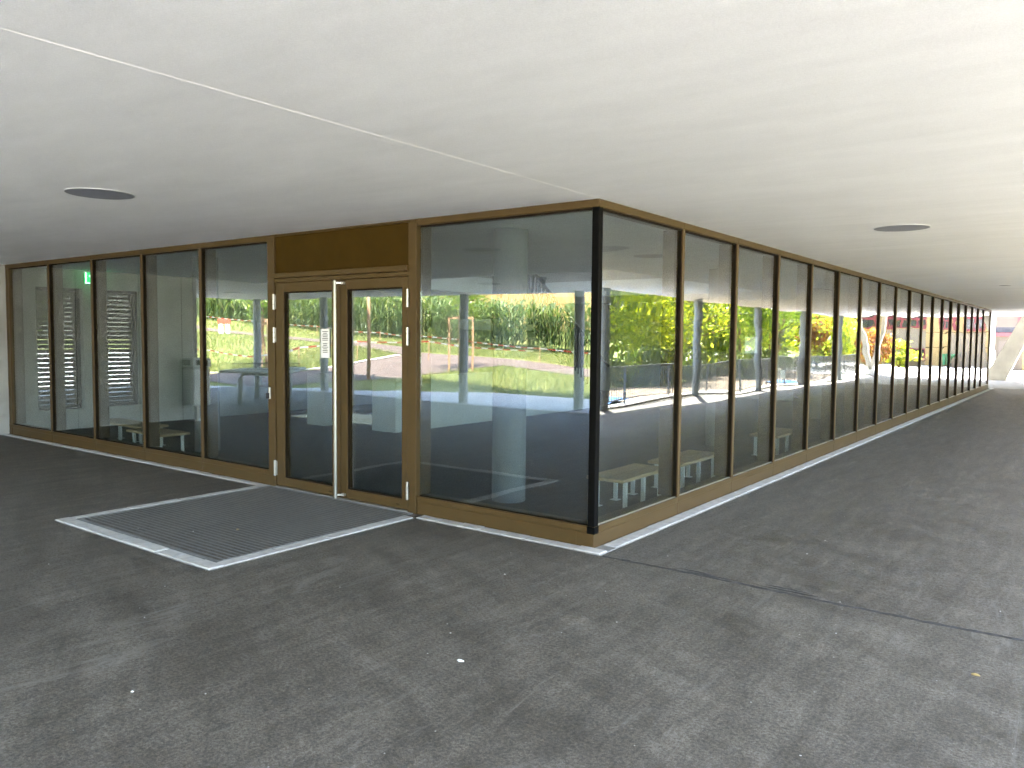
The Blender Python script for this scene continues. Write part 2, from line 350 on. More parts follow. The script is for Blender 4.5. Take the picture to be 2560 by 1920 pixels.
# dark ragged seam where the two layers of asphalt meet
sm = MB(); xs = np.linspace(0.16, 5.4, 150); pv = []
for i, x in enumerate(xs):
    yc = -0.138 + 0.012 * math.sin(x * 2.3) + random.uniform(-0.005, 0.005); ww = (0.009 + 0.008 * random.random()) * (1 if x < 2.6 else .75)
    pv += [(x, yc - ww, 0.001), (x, yc, 0.007 + 0.003 * random.random()), (x, yc + ww * 1.6, -0.003)]
sm.v = pv
for i in range(len(xs) - 1):
    for k in (0, 1): sm.f.append((i * 3 + k, (i + 1) * 3 + k, (i + 1) * 3 + k + 1, i * 3 + k + 1)); sm.mi.append(0)
kind(sm.obj('asphalt_seam', 'seam'), 'structure')
s2 = MB()   # second, broken roller mark beside it
for (xa, xb, off) in ((0.75, 1.15, 0.055), (0.72, 1.0, 0.085), (1.28, 1.7, 0.06), (1.3, 1.62, 0.1)):
    n = 20; o = len(s2.v)
    for i in range(n):
        x = xa + (xb - xa) * i / (n - 1); e = math.sin(math.pi * i / (n - 1)); y = -0.135 + off + random.uniform(-0.003, 0.003)
        s2.v += [(x, y - 0.009 * e, -0.0035), (x, y, -0.003 + 0.005 * e), (x, y + 0.009 * e, -0.0035)]
    for i in range(n - 1):
        for k in (0, 1): s2.f.append((o + i * 3 + k, o + (i + 1) * 3 + k, o + (i + 1) * 3 + k + 1, o + i * 3 + k + 1)); s2.mi.append(0)
kind(s2.obj('roller_marks', 'seam'), 'structure')

def ribbon(name, pts, mat, lift=0.03, sub=14):
    """path following the slope: pts = (xl, yl, xr, yr)"""
    rows = []
    for a, b in zip(pts[:-1], pts[1:]):
        for k in range(sub):
            t = k / sub; rows.append([a[j] + (b[j] - a[j]) * t for j in range(4)])
    rows.append(pts[-1]); W = 7; m = MB()
    for r in rows:
        for j in range(W):
            t = j / (W - 1); x = r[0] + (r[2] - r[0]) * t; y = r[1] + (r[3] - r[1]) * t
            m.v.append((x, y, max(Tz(x, y), -0.005) + lift))
    for i in range(len(rows) - 1):
        for j in range(W - 1): m.f.append((i * W + j, i * W + j + 1, (i + 1) * W + j + 1, (i + 1) * W + j)); m.mi.append(0)
    return kind(m.obj(name, mat, smooth=True), 'structure')
ribbon('field_path', [(-6.0, -14.4, -6.4, -16.8), (-9.9, -15.9, -10.4, -18.0), (-14.0, -16.9, -14.4, -18.9), (-19.9, -18.0, -20.2, -19.6), (-26.5, -19.8, -26.6, -21.0), (-32, -20.3, -32.2, -21.5), (-39, -20.9, -39, -21.9), (-60, -23, -60, -24)], 'path')
ribbon('link_path', [(-16.4, -9.0, -22.0, -9.0), (-16.3, -10.8, -19.6, -11.4), (-15.2, -12.8, -19.0, -13.4), (-14.2, -15.0, -19.3, -15.8), (-13.9, -16.9, -19.9, -18.2)], 'path', 0.022)
ribbon('link_path_kerb', [(-21.8, -9.3, -22.2, -9.0), (-19.6, -11.4, -19.85, -11.3), (-19.0, -13.4, -19.25, -13.4), (-19.3, -15.8, -19.55, -15.8), (-19.8, -17.8, -20.1, -17.8)], 'kerb', 0.045)
ribbon('ripe_field_soil', [(-6.5, -25, -6.5, -95), (-40, -31, -40, -95)], 'wheat_soil', 0.05, 40)

# ------------------------------------------------------------------ the school building
B = thing('school_building', 'low glazed school hall with bronze frames under a wide pale concrete overhang', 'building')
X0, X1, Y0, Y1 = -18.3, 5.8, -9.9, 33.1
hx0, hx1, hy0, hy1 = -9.0, -3.0, 5.55, 12.0      # stairwell opening
cl = MB(); zt = 3.0
cl.box(X0, hx0, Y0, Y1, H, zt); cl.box(hx1, X1, Y0, Y1, H, zt); cl.box(hx0, hx1, Y0, hy0, H, zt); cl.box(hx0, hx1, hy1, Y1, H, zt)
cl.obj('ceiling', 'ceiling', B)
up = MB(); top = 8.6; th = 0.3
for (a, b, c, d) in ((X0 + .05, X1 - .05, Y0 + .05, Y0 + .05 + th), (X0 + .05, X1 - .05, Y1 - .05 - th, Y1 - .05), (X0 + .05, X0 + .05 + th, Y0 + .05 + th, Y1 - .05 - th), (X1 - .05 - th, X1 - .05, Y0 + .05 + th, Y1 - .05 - th)):
    up.box(a, b, c, d, zt, top)
kx0, kx1, ky0, ky1 = -7.2, -4.6, 6.4, 9.0  # roof hole added to let daylight down the stairwell
for (a, b, c, d) in ((X0 + .05, kx0, Y0 + .05, Y1 - .05), (kx1, X1 - .05, Y0 + .05, Y1 - .05), (kx0, kx1, Y0 + .05, ky0), (kx0, kx1, ky1, Y1 - .05)): up.box(a, b, c, d, top, top + 0.35)
up.obj('upper_storey', 'concrete_pale', B)
sh = MB(); ch = 8.59
for (a, b, c, d) in ((hx0 - .2, hx0, hy0, hy1), (hx1, hx1 + .2, hy0, hy1), (hx0 - .2, hx1 + .2, hy0 - .2, hy0), (hx0 - .2, hx1 + .2, hy1, hy1 + .2)): sh.box(a, b, c, d, zt, ch)
sh.obj('added_light_shaft', 'concrete', B)  # shaft carried up to the roof for the added daylight
box_obj('added_skylight', (kx0 - .1, kx1 + .1, ky0 - .1, ky1 + .1, top + .36, top + .38), 'glass', B)  # roof light added to brighten the stairs and parapet inside
box_obj('joint_strip', (-0.0015, 0.0015, Y0 + .02, -0.03, H - 0.0012, H + 0.01), 'joint', B)

# concrete wall at the west end, two window openings
wl = MB(); wx0, wx1 = -10.95, -10.55
wins = [(0.43, 1.15), (1.45, 2.12)]; wz0, wz1 = 0.33, 2.32
wl.box(wx0, wx1, -3.15, wins[0][0], -0.02, H); wl.box(wx0, wx1, wins[0][1], wins[1][0], -0.02, H); wl.box(wx0, wx1, wins[1][1], 25.3, -0.02, H)
for a, b in wins: wl.box(wx0, wx1, a, b, -0.02, wz0); wl.box(wx0, wx1, a, b, wz1, H)
wl.obj('west_wall', 'concrete', B)
for y in (-2.05, -0.98, 2.9): box_obj('panel_joint', (wx1 - .01, wx1 + 0.002, y - .004, y + .004, 0.0, H), 'gasket', B)
for i, (a, b) in enumerate(wins):
    fr = MB(); f = 0.05
    fr.box(wx1 - .19, wx1 - .11, a, a + f, wz0, wz1); fr.box(wx1 - .19, wx1 - .11, b - f, b, wz0, wz1)
    fr.box(wx1 - .19, wx1 - .11, a + f, b - f, wz0, wz0 + f); fr.box(wx1 - .19, wx1 - .11, a + f, b - f, wz1 - f, wz1)
    fo = fr.obj('window', 'rail', B)
    bl = None
    slat = MB(); hw = 0.040; ta = math.radians(62)
    dx, dz = hw * math.cos(ta), hw * math.sin(ta)
    cx = wx1 - .24
    slat.add([(-dx, a + .01, -dz), (dx, a + .01, dz), (dx, b - .01, dz), (-dx, b - .01, -dz), (-dx + .002, a + .01, -dz - .003), (dx + .002, a + .01, dz - .003), (dx + .002, b - .01, dz - .003), (-dx + .002, b - .01, -dz - .003)],
             [(0, 1, 2, 3), (7, 6, 5, 4), (0, 3, 7, 4), (1, 0, 4, 5), (2, 1, 5, 6), (3, 2, 6, 7)])
    sme = slat.mesh('slat', 'blind')
    for k in range(26): link('slat', sme, fo, (cx, 0, wz0 + .04 + k * 0.076))
box_obj('end_wall', (-10.55, -0.06, 25.3, 25.55, -0.02, H), 'concrete', B)
box_obj('partition_wall', (-10.55, -3.0, 15.5, 15.7, -0.02, H), 'concrete', B)
box_obj('back_wall', (-10.54, -9.05, 9.0, 9.2, 0.0, H), 'concrete', B)
box_obj('interior_floor', (-10.55, -0.06, 0.06, 25.3, -0.12, 0.0), 'floor_in', B)
kf = MB(); kf.box(-6.36, -6.2, 4.06, 10.4, 0.0, 0.92); kf.box(-6.75, -6.36, 4.06, 4.2, 0.0, 0.92); kf.obj('parapet', 'plaster_pale', B)
box_obj('parapet', (-8.3, -7.83, 3.95, 4.15, 0.0, 0.92), 'plaster_pale', B)
# round columns inside
cm = MB(); cm.tube([(0, 0, 0), (0, 0, H)], 0.165, 28, cap=False); cme = cm.mesh('interior_column', 'column_in', True)
for (x, y) in ((-1.58, 1.02), (-6.72, 1.0), (-1.58, 6.2), (-1.58, 11.4), (-1.58, 16.6), (-1.58, 21.8)): link('interior_column', cme, B, (x, y, 0))
# slim columns along the edges of the overhang
cm = MB(); cm.tube([(0, 0, -0.1), (0, 0, H)], 0.11, 24, cap=False); cme = cm.mesh('edge_column', 'column', True)
for (x, y) in ((-6.15, -9.5), (-9.45, -9.5), (-14.5, -9.45), (-17.5, -9.35), (5.62, 9.85), (5.62, 14.7), (5.62, 19.35), (5.62, 23.95), (5.62, 28.55)): link('edge_column', cme, B, (x, y, 0))
# leaning concrete supports at the north edge
def lean(name, x0, lean_, y=32.75, wd=0.62, mirror=1, knee=True):
    m = MB(); h = H + 0.0
    prof = [(-0.31, 0.0), (0.31, 0.0), (0.31 + lean_ * (h - .0) / h, h), (-0.31 + lean_ + 0.05, h), (-0.22 + .02, 0.56), (-0.31, 0.46)]
    vs = [(x0 + mirror * px, y - .3, pz) for px, pz in prof] + [(x0 + mirror * px, y + .3, pz) for px, pz in prof]; n = len(prof)
    m.add(vs, [tuple(range(n)), tuple(range(2 * n - 1, n - 1, -1))] + [(i, (i + 1) % n, n + (i + 1) % n, n + i) for i in range(n)])
    return m.obj(name, 'concrete_pale', B)
lean('leaning_support', -0.42, 1.05)
for s_ in (1, -1):
    m = MB(); m.beam((5.2 , 32.8, 0.0), (5.2 + 0.42 * s_, 32.8, H), 0.16, 0.2); m.obj('leaning_support', 'concrete_pale', B)
m = MB(); m.bbox(5.0, 5.4, 32.62, 32.98, 0.0, 0.2, .01); m.obj('support_foot', 'white', B)

# glazed facades ------------------------------------------------------------
zs0, zs1, zt0 = 0.115, 0.165, 2.56
GY = 0.026
def facade_bits(x0, x1):
    """template pieces along +x from x0 to x1, outer face on y=0 (south facade frame)"""
    return
ml = [-3.9438 - 1.2821 * k for k in range(1, 5)]      # mullions of the door side
wall_end = -10.545
def pane_mesh(name, w_, h_, seed, amp=1.0, mat='glass'):
    """pane with the slight roller wave and bow of toughened glass; outer face towards -y, centred on x, base at z=0"""
    r = random.Random(seed); nx, nz = 10, 60; t = 0.012; p1, p2, p3 = r.uniform(0, 6), r.uniform(0, 6), r.uniform(0, 6)
    b1 = r.uniform(-0.8, 0.8); b2 = r.uniform(-1, 1)
    front = []
    for j in range(nz + 1):
        for i in range(nx + 1):
            x = -w_ / 2 + w_ * i / nx; z = h_ * j / nz; a = x / (w_ / 2); c = z / (h_ / 2) - 1
            d = 0.0006 * b1 * (1 - a * a) * (1 - c * c) * 1.2 + 0.00016 * math.sin(z * 2 * math.pi / 0.47 + p1 + 0.6 * math.sin(3 * x + p3)) + 0.00007 * math.sin(z * 2 * math.pi / 0.19 + p2 + x * 2) + 0.00025 * b2 * math.sin(a * 2.2 + p3) * math.sin(c * 2.6 + p1)
            front.append((x, d * amp, z))
    n = len(front); m = MB(); m.v = front + [(x, y + t, z) for x, y, z in front]
    W = nx + 1
    for j in range(nz):
        for i in range(nx):
            q = j * W + i; m.f.append((q, q + 1, q + 1 + W, q + W)); m.f.append((n + q, n + q + W, n + q + 1 + W, n + q + 1))
    sides = []
    for i in range(nx):
        q = nz * W + i; sides += [(i, n + i, n + i + 1, i + 1), (q, q + 1, n + q + 1, n + q)]
    for j in range(nz):
        q = j * W; sides.append((q, q + W, n + q + W, n + q)); q = j * W + nx; sides.append((q, n + q, n + q + W, q + W))
    for f in sides:
        o = len(m.v); m.v += [m.v[i] for i in f]; m.f.append((o, o + 1, o + 2, o + 3))
    m.mi = [0] * len(m.f)
    return m.mesh(name, mat, True)

FS = thing('f', 'x', 'x'); bpy.data.objects.remove(FS)
def place(o, side):
    """south facade pieces are modelled in place; east facade ones are turned by 90 degrees about the corner"""
    if side == 'e': o.rotation_euler = (0, 0, math.radians(90)); 
    return o
def piece(name, b, mat, side, c=0.003):
    """b = along0, along1, depth0, depth1, z0, z1 ; depth 0 = outer face, positive = inwards; along runs away from the corner"""
    a0, a1, d0, d1, z0, z1 = b
    if side == 's': bb = (-a1, -a0, d0, d1, z0, z1)
    else: bb = (-d1, -d0, a0, a1, z0, z1)
    return box_obj(name, bb, mat, B, c)
def mullion(a, side, inner=0.19, wd=0.056):
    piece('mullion', (a - wd / 2 + .004, a + wd / 2 - .004, GY + .013, inner, zs1 + .001, zt0 - .001), 'bronze', side)
    piece('cover_cap', (a - .024, a + .024, -0.004, 0.010, zs1 + .001, zt0 - .001), 'bronze', side)
    piece('gasket', (a - .0252, a + .0252, 0.0105, GY + .012, zs1 + .002, zt0 - .002), 'gasket', side, 0)
def sill(a0, a1, side):
    piece('sill_panel', (a0 + .0015, a1 - .0015, 0.004, 0.16, -0.03, zs0), 'bronze', side)
    piece('sill_rail', (a0 + .0015, a1 - .0015, -0.002, 0.16, zs0 + .001, zs1), 'bronze', side)
def head(a0, a1, side):
    piece('top_rail', (a0 + .0015, a1 - .0015, -0.004, 0.16, zt0, H - .001), 'bronze', side)
def pane(a0, a1, side, seed, amp=1.0, tilt=(0, 0)):
    a0 -= .012; a1 += .012
    w_ = a1 - a0
    me = pane_mesh('glass_pane', w_, zt0 - zs1 + .03, seed, amp)
    m = (a0 + a1) / 2
    if side == 's': o = link('glass_pane', me, B, (-m, GY, zs1 - .015), (tilt[0], 0, tilt[1]))
    else: o = link('glass_pane', me, B, (-GY, m, zs1 - .015), (0, 0, 0)); o.rotation_euler = (Matrix.Rotation(math.radians(90) + tilt[1], 3, 'Z') @ Matrix.Rotation(tilt[0], 3, 'X')).to_euler()
    # thin spacer edge and bottom bead
    piece('glazing_bead', (a0 + .014, a1 - .014, GY - .014, GY - .003, zs1 + .0005, zs1 + (.006 if side == 'e' else .009)), 'steel' if side == 'e' else 'gasket', side, 0)
    piece('glazing_bead', (a0 + .014, a1 - .014, GY - .014, GY - .003, zt0 - .014, zt0 - .0005), 'gasket', side, 0)
# south: corner pane, door bay, five panes
A = [-x for x in ml]                                   # distances from the corner
jd0, jd1 = 1.85, 3.9438                                # door bay
bays_s = [(0.0, 1.84)] + [(3.95, A[0]), (A[0], A[1]), (A[1], A[2]), (A[2], A[3]), (A[3], 10.44)]
for i, (a, b) in enumerate(bays_s):
    sill(a + (0.0045 if i == 0 else 0), b, 's'); head(a + (0.0045 if i == 0 else 0), b, 's')
    g0 = 0.056 if i == 0 else a + (0.045 if i == 1 else 0.028); g1 = b - 0.028
    if i == 5: g1 = b - .03
    pane(g0, g1, 's', 100 + i, 0.8, (random.uniform(-.0008, .0008), random.uniform(-.0012, .0012)))
for a in A: mullion(a, 's')
piece('end_frame', (10.41, 10.53, 0.0, 0.19, zs1 + .001, zt0 - .001), 'bronze', 's')
piece('end_frame', (10.44, 10.535, -0.001, 0.16, -0.03, zs1), 'bronze', 's'); piece('end_frame', (10.44, 10.535, -0.001, 0.16, zt0, H - .001), 'bronze', 's')
# east
R0 = 1.4704; RM = [R0 + 1.2914 * i for i in range(18)]; RE = 25.3
ed = [0.0] + RM + [RE]
for i in range(len(ed) - 1):
    a, b = ed[i], ed[i + 1]
    sill(a + (-0.002 if i == 0 else 0), b, 'e'); head(a + (-0.002 if i == 0 else 0), b, 'e')
    g0 = 0.056 if i == 0 else a + .028; g1 = b - .028
    pane(g0, g1, 'e', 300 + i, 2.4, (random.uniform(-.0024, .0024) if i else 0.0004, random.uniform(-.003, .003) if i else 0.0))
for a in RM: mullion(a, 'e')
piece('end_frame', (RE, RE + .08, 0.0, 0.19, -0.03, H - .001), 'bronze', 'e')
# corner post
m = MB(); m.bbox(-0.058, 0.0025, -0.0025, 0.060, 0.165, zt0 + .004, .004); m.obj('corner_post', 'anthracite', B)
m = MB(); m.bbox(-0.062, 0.0055, -0.0055, 0.064, 0.108, 0.164, .003); m.obj('corner_post_foot', 'anthracite', B)

# door bay -------------------------------------------------------------------
piece('door_jamb', (jd0 - .005, 1.945, -0.006, 0.19, -0.03, 2.60), 'bronze', 's'); piece('door_jamb', (3.865, jd1 + .035, -0.006, 0.19, -0.03, 2.60), 'bronze', 's')
piece('top_rail', (jd0 - .005, jd1 + .035, -0.004, 0.16, 2.601, H - .001), 'bronze', 's')
piece('transom_panel', (1.945, 3.865, 0.022, 0.12, 2.222, 2.60), 'bronze_panel', 's')
piece('transom_ledge', (1.946, 3.864, -0.03, 0.12, 2.170, 2.220), 'bronze', 's')
piece('door_head', (1.946, 3.864, 0.0, 0.15, 2.126, 2.168), 'bronze', 's')
piece('threshold', (1.946, 3.864, -0.01, 0.15, -0.03, 0.012), 'steel', 's')
def leaf(a0, a1, g0, g1, hinge_a, label):
    z0, z1, gz0, gz1 = 0.018, 2.122, 0.11, 2.03
    m = MB(); d0, d1 = 0.004, 0.074
    for b in ((a0, g0, z0, z1), (g1, a1, z0, z1), (g0, g1, z0, gz0), (g0, g1, gz1, z1)):
        m.bbox(-b[1], -b[0], d0, d1, b[2], b[3], .003)
    dr = m.obj('door', 'bronze', B); dr['label'] = label
    gm = MB()
    for b in ((g0, g0 + .012, gz0, gz1), (g1 - .012, g1, gz0, gz1), (g0 + .012, g1 - .012, gz0, gz0 + .012), (g0 + .012, g1 - .012, gz1 - .012, gz1)): gm.box(-b[1], -b[0], d0 + .012, d0 + .03, b[2], b[3])
    gm.obj('gasket', 'gasket', dr)
    me = pane_mesh('glass_pane', g1 - g0 + .016, gz1 - gz0 + .016, int(a0 * 100), 0.5, 'glass_door'); link('glass_pane', me, dr, (-(g0 + g1) / 2, d0 + .034, gz0 - .008), (0, 0, random.uniform(-.0015, .0015)))
    for zz in (1.93, 1.59, 0.2):
        hm = MB()
        for k in range(3): hm.tube([(-hinge_a, -0.012, zz - .08 + k * .0545), (-hinge_a, -0.012, zz - .08 + k * .0545 + .051)], 0.0125, 12)
        hm.box(-hinge_a - .022, -hinge_a + .022, -0.006, 0.003, zz - .075, zz + .075)
        hm.obj('hinge', 'steel', dr)
    return dr
dl = leaf(2.868, 3.855, 2.98, 3.725, 3.868, 'left door leaf with a white notice on its glass')
d2 = leaf(1.955, 2.838, 2.03, 2.765, 1.947, 'right door leaf with a full height pull bar')
m = MB(); m.bbox(-2.867, -2.839, 0.012, 0.05, 0.02, 2.121, .002); m.obj('meeting_strip', 'bronze', B)
m = MB(); m.bbox(-2.866, -2.836, -0.080, -0.058, 0.015, 2.118, .006); hb = m.obj('pull_bar', 'steel', d2)
for zz in (2.09, 0.055):
    m = MB(); m.bbox(-2.822, -2.782, -0.030, 0.006, zz - .013, zz + .013, .004); m.beam((-2.85, -0.062, zz), (-2.802, -0.02, zz), .016, .016); m.obj('handle_bracket', 'steel', d2)
m = MB(); m.bbox(-3.962, -3.932, -0.022, -0.004, 0.92, 1.045, .004); m.obj('lock_case', 'steel', B)
m = MB(); m.bbox(-3.960, -3.934, -0.052, -0.022, 0.925, 0.985, .004); m.obj('lock_lever', 'rail', B)
m = MB()
for xa in (-2.1, -3.03): m.box(xa, xa + .04, -0.0, 0.006, 0.055, 0.063)
m.obj('frame_mark', 'gasket', B)

# notices behind the glass
nt_ = thing('notice', 'white notice sheet with lines of print on left door glass', 'notice', (-3.11, 0.030, 1.37))
m = MB(); m.box(-.065, .065, 0.0, 0.0012, 0, .285); m.obj('sheet', 'paper', nt_)
m = MB()
for k in range(13):
    if k in (6,): continue
    wv = random.uniform(.055, .095); m.box(-wv / 2, wv / 2, -0.0012, 0.0, .255 - k * .017, .262 - k * .017)
m.obj('print_line', 'ink', nt_)
for (y, z, wd, hh, lab) in ((3.33, 1.53, .37, .18, 'pale landscape notice sheet on third glass pane right of the corner'), (4.42, 1.17, .17, .11, 'small white notice card on fourth glass pane right of the corner'), (7.2, 1.07, .40, .12, 'long white notice strip low on the sixth glass pane along the lane')):
    tg = box_obj('notice', (-.0012, 0, -wd / 2, wd / 2, 0, hh), 'paper'); tg.location = (-GY - .016, y, z - hh / 2); tag(tg, lab, 'notice')

# ------------------------------------------------------------------ ceiling lights
lm = {}
def make_lamp(kind_):
    d = MB(); r = 0.235; n = 40; prof = [(r * .984, 0.0), (r * .98, -0.004), (r * .6, -0.007), (0.02, -0.008)]
    for (rr, z) in prof:
        for k in range(n): d.v.append((rr * math.cos(2 * math.pi * k / n), rr * math.sin(2 * math.pi * k / n), z))
    for i in range(len(prof) - 1):
        for k in range(n): d.f.append((i * n + k, i * n + (k + 1) % n, (i + 1) * n + (k + 1) % n, (i + 1) * n + k))
    d.f.append(tuple(3 * n + k for k in range(n))); d.mi = [0] * len(d.f)
    r_ = MB()
    for (rr, z) in ((r, 0.0), (r, -0.003), (r * .985, -0.0035), (r * .985, 0.0)):
        for k in range(n): r_.v.append((rr * math.cos(2 * math.pi * k / n), rr * math.sin(2 * math.pi * k / n), z))
    for i in range(3):
        for k in range(n): r_.f.append((i * n + k, i * n + (k + 1) % n, (i + 1) * n + (k + 1) % n, (i + 1) * n + k))
    r_.mi = [0] * len(r_.f)
    return d.mesh('lens', kind_), r_.mesh('trim_ring', 'white_metal')
lamps = [((-2.95, -2.2), 'lamp', 'round grey flush ceiling light over the paving left of the doors', 'round lights in the overhang'),
         ((1.5, 2.85), 'lamp', 'round grey flush ceiling light over the lane right of the corner', 'round lights in the overhang'),
         ((1.52, 12.0), 'lamp', 'round flush ceiling light far down the lane, a thin sliver', 'round lights in the overhang'),
         ((-6.6, -6.9), 'lamp', 'round flush ceiling light over the yard, mirrored in the corner pane', 'round lights in the overhang'),
         ((-14.7, -6.65), 'lamp', 'round flush ceiling light above the table tennis table', 'round lights in the overhang'),
         ((-3.05, 2.42), 'lamp_warm', 'cream round ceiling light inside, behind the corner pane', 'round lights inside the hall'),
         ((-8.8, 2.45), 'lamp_warm', 'cream round ceiling light inside, left of the doors', 'round lights inside the hall'),
         ((-1.55, 3.92), 'lamp', 'grey round ceiling light inside, behind the first long side pane', 'round lights inside the hall')]
LM = {k: make_lamp(k) for k in ('lamp', 'lamp_warm')}
for (p, k, lab, grp) in lamps:
    t = thing('ceiling_light', lab, 'ceiling light', (*p, H), grp); t.scale = (.42, .42, 1) if p[1] == 12.0 else (1, 1, 1); link('lens', LM[k][0], t); link('trim_ring', LM[k][1], t)

# ------------------------------------------------------------------ setts along the glass and round the mat
ks = kind(MB().obj('kerb_strip', 'mortar'), 'structure')
kb = MB(); kb.box(-0.0, 0.128, 0.13, 26.0, -0.1, 0.004); kb.box(-1.72, 0.128, -0.128, 0.0, -0.1, 0.004); kb.box(-10.54, -3.95, -0.105, 0.0, -0.1, 0.004)
kb.box(0.0, 0.128, 0.0, 0.13, -0.1, 0.004)
kb.box(-4.055, -3.945, -2.11, -0.105, -0.1, 0.004); kb.box(-1.865, -1.745, -2.11, -0.128, -0.1, 0.004); kb.box(-3.945, -1.865, -2.115, -1.985, -0.1, 0.004)
bpy.data.objects.remove(ks); ks = kind(kb.obj('kerb_strip', 'mortar'), 'structure')
setts = {}
def sett(l, wd):
    key = (round(l, 3), round(wd, 3), random.randrange(3))
    if key not in setts:
        m = MB(); m.bbox(-l / 2, l / 2, -wd / 2, wd / 2, -0.05, 0.0, .006); setts[key] = m.mesh('sett', 'kerb')
    return setts[key]
def run(x0, y0, x1, y1, wd, L=0.243):
    d = math.hypot(x1 - x0, y1 - y0); n = max(1, round(d / L)); l = d / n; ang = math.atan2(y1 - y0, x1 - x0)
    for k in range(n):
        t = (k + .5) / n
        link('sett', sett(l - .007, wd - .006), ks, (x0 + (x1 - x0) * t, y0 + (y1 - y0) * t, 0.010 + random.uniform(-.0025, .0025)), (random.uniform(-.01, .01), random.uniform(-.006, .006), ang + random.uniform(-.008, .008)))
run(0.066, 0.12, 0.066, 25.9, 0.12)
run(0.126, -0.064, -1.74, -0.064, 0.12)
run(-4.06, -0.052, -10.52, -0.052, 0.098)
run(-4.0, -0.0, -4.0, -2.0, 0.105, 0.5); run(-1.805, -0.13, -1.805, -1.99, 0.115, 0.5); run(-4.05, -2.05, -1.75, -2.05, 0.125, 0.24)

# entrance mat
mt = thing('entrance_mat', 'ribbed metal entrance grating set in the asphalt before the double doors', 'entrance mat', (-2.905, -0.99, 0.0))
mx0, mx1, my0, my1 = -1.035, 1.035, -0.985, 0.975
m = MB(); m.box(mx0, mx1, my0, my1, -0.11, -0.045); m.obj('mat_base', 'mat_base', mt)
m = MB()
for b in ((mx0, mx0 + .008, my0, my1), (mx1 - .008, mx1, my0, my1), (mx0 + .008, mx1 - .008, my0, my0 + .008), (mx0 + .008, mx1 - .008, my1 - .008, my1)): m.box(b[0], b[1], b[2], b[3], -0.045, 0.009)
m.obj('mat_frame', 'mat_rib', mt)
m = MB(); m.bbox(mx0 + .01, mx1 - .01, -0.0072, 0.0072, 0.0052, 0.008, .001); rib = m.mesh('rib', 'mat_rib')
n = 40; step = (my1 - my0 - .03) / n
for k in range(n):
    link('rib', rib, mt, (0, my0 + .024 + k * step, 0))

# small things lying on the asphalt
g = MB()
for k in range(120):
    x = random.uniform(-5, 5); y = random.uniform(-4.6, 3.0)
    if x < 0.2 and y > -0.15: continue
    r = random.uniform(.002, .0055) * (1.7 if random.random() < .1 else 1); z = 0.0 if y < -.14 else -.004; a = random.uniform(0, 6)
    vs = [(x + r * math.cos(a + t) * random.uniform(.7, 1.3), y + r * math.sin(a + t) * random.uniform(.6, 1), z + .0015) for t in (0, 1.3, 2.5, 3.8, 5)] + [(x, y, z + r * .7)]
    g.add(vs, [(0, 1, 5), (1, 2, 5), (2, 3, 5), (3, 4, 5), (4, 0, 5)])
kind(g.obj('grit', 'white'), 'stuff')
for (x, y, r, mat, lab) in ((0.55, -2.19, .02, 'white', 'small white pebble on the asphalt in front of the corner'), (2.6, -0.79, .022, 'wheat', 'dry yellow leaf lying on asphalt at the right'), (-2.55, -1.35, .016, 'wheat_soil', 'tiny dry leaf on the metal grating')):
    m = MB(); nn = 9
    for k in range(nn): t = 2 * math.pi * k / nn; m.v.append((r * math.cos(t) * random.uniform(.8, 1.2), r * .7 * math.sin(t) * random.uniform(.8, 1.2), .001))
    for k in range(nn): t = 2 * math.pi * k / nn; m.v.append((.5 * r * math.cos(t), .35 * r * math.sin(t), .006))
    for k in range(nn): m.f.append((k, (k + 1) % nn, nn + (k + 1) % nn, nn + k))
    m.f.append(tuple(nn + k for k in range(nn))); m.mi = [0] * len(m.f)
    o = m.obj('pebble' if mat == 'white' else 'dry_leaf', mat, smooth=True); o.location = (x, y, 0.009 if lab.endswith('grating') else 0.0); tag(o, lab, 'pebble' if mat == 'white' else 'leaf')

# ------------------------------------------------------------------ interior things
def bench(x, y, l, n_legs, label, rotz):
    t = thing('bench', label, 'bench', (x, y, 0), 'low wooden benches inside the hall', rotz); hz = 0.30
    for k in (-1, 1):
        m = MB(); m.bbox(-.098 + k * .10, .092 + k * .10, -l / 2, l / 2, hz - .032, hz, .004); m.obj('seat_plank', 'wood', t)
    for i in range(n_legs):
        yy = -l / 2 + .12 + (l - .24) * i / (n_legs - 1)
        for k in (-1, 1):
            m = MB(); m.bbox(k * .15 - .02, k * .15 + .02, yy - .012, yy + .012, 0.006, hz - .033, .002); m.box(k * .15 - .04, k * .15 + .04, yy - .04, yy + .04, 0.0, 0.005); m.obj('leg', 'white_metal', t)
    return t
bench(-0.62, 1.70, 0.95, 3, 'low wooden bench with white legs right behind the corner pane', 0)
bench(-0.60, 2.95, 1.05, 3, 'low wooden bench behind the second long side pane', 0)
bench(-0.60, 5.95, 1.05, 3, 'low wooden bench further along behind the fifth long side pane', 0)
bench(-8.25, 0.72, 1.4, 3, 'low wooden bench behind the glass left of the doors', math.radians(90))
bench(-6.55, 0.62, .9, 2, 'short low bench beside the round column left of doors', math.radians(90)).location = (-7.0, 0.45, 0)

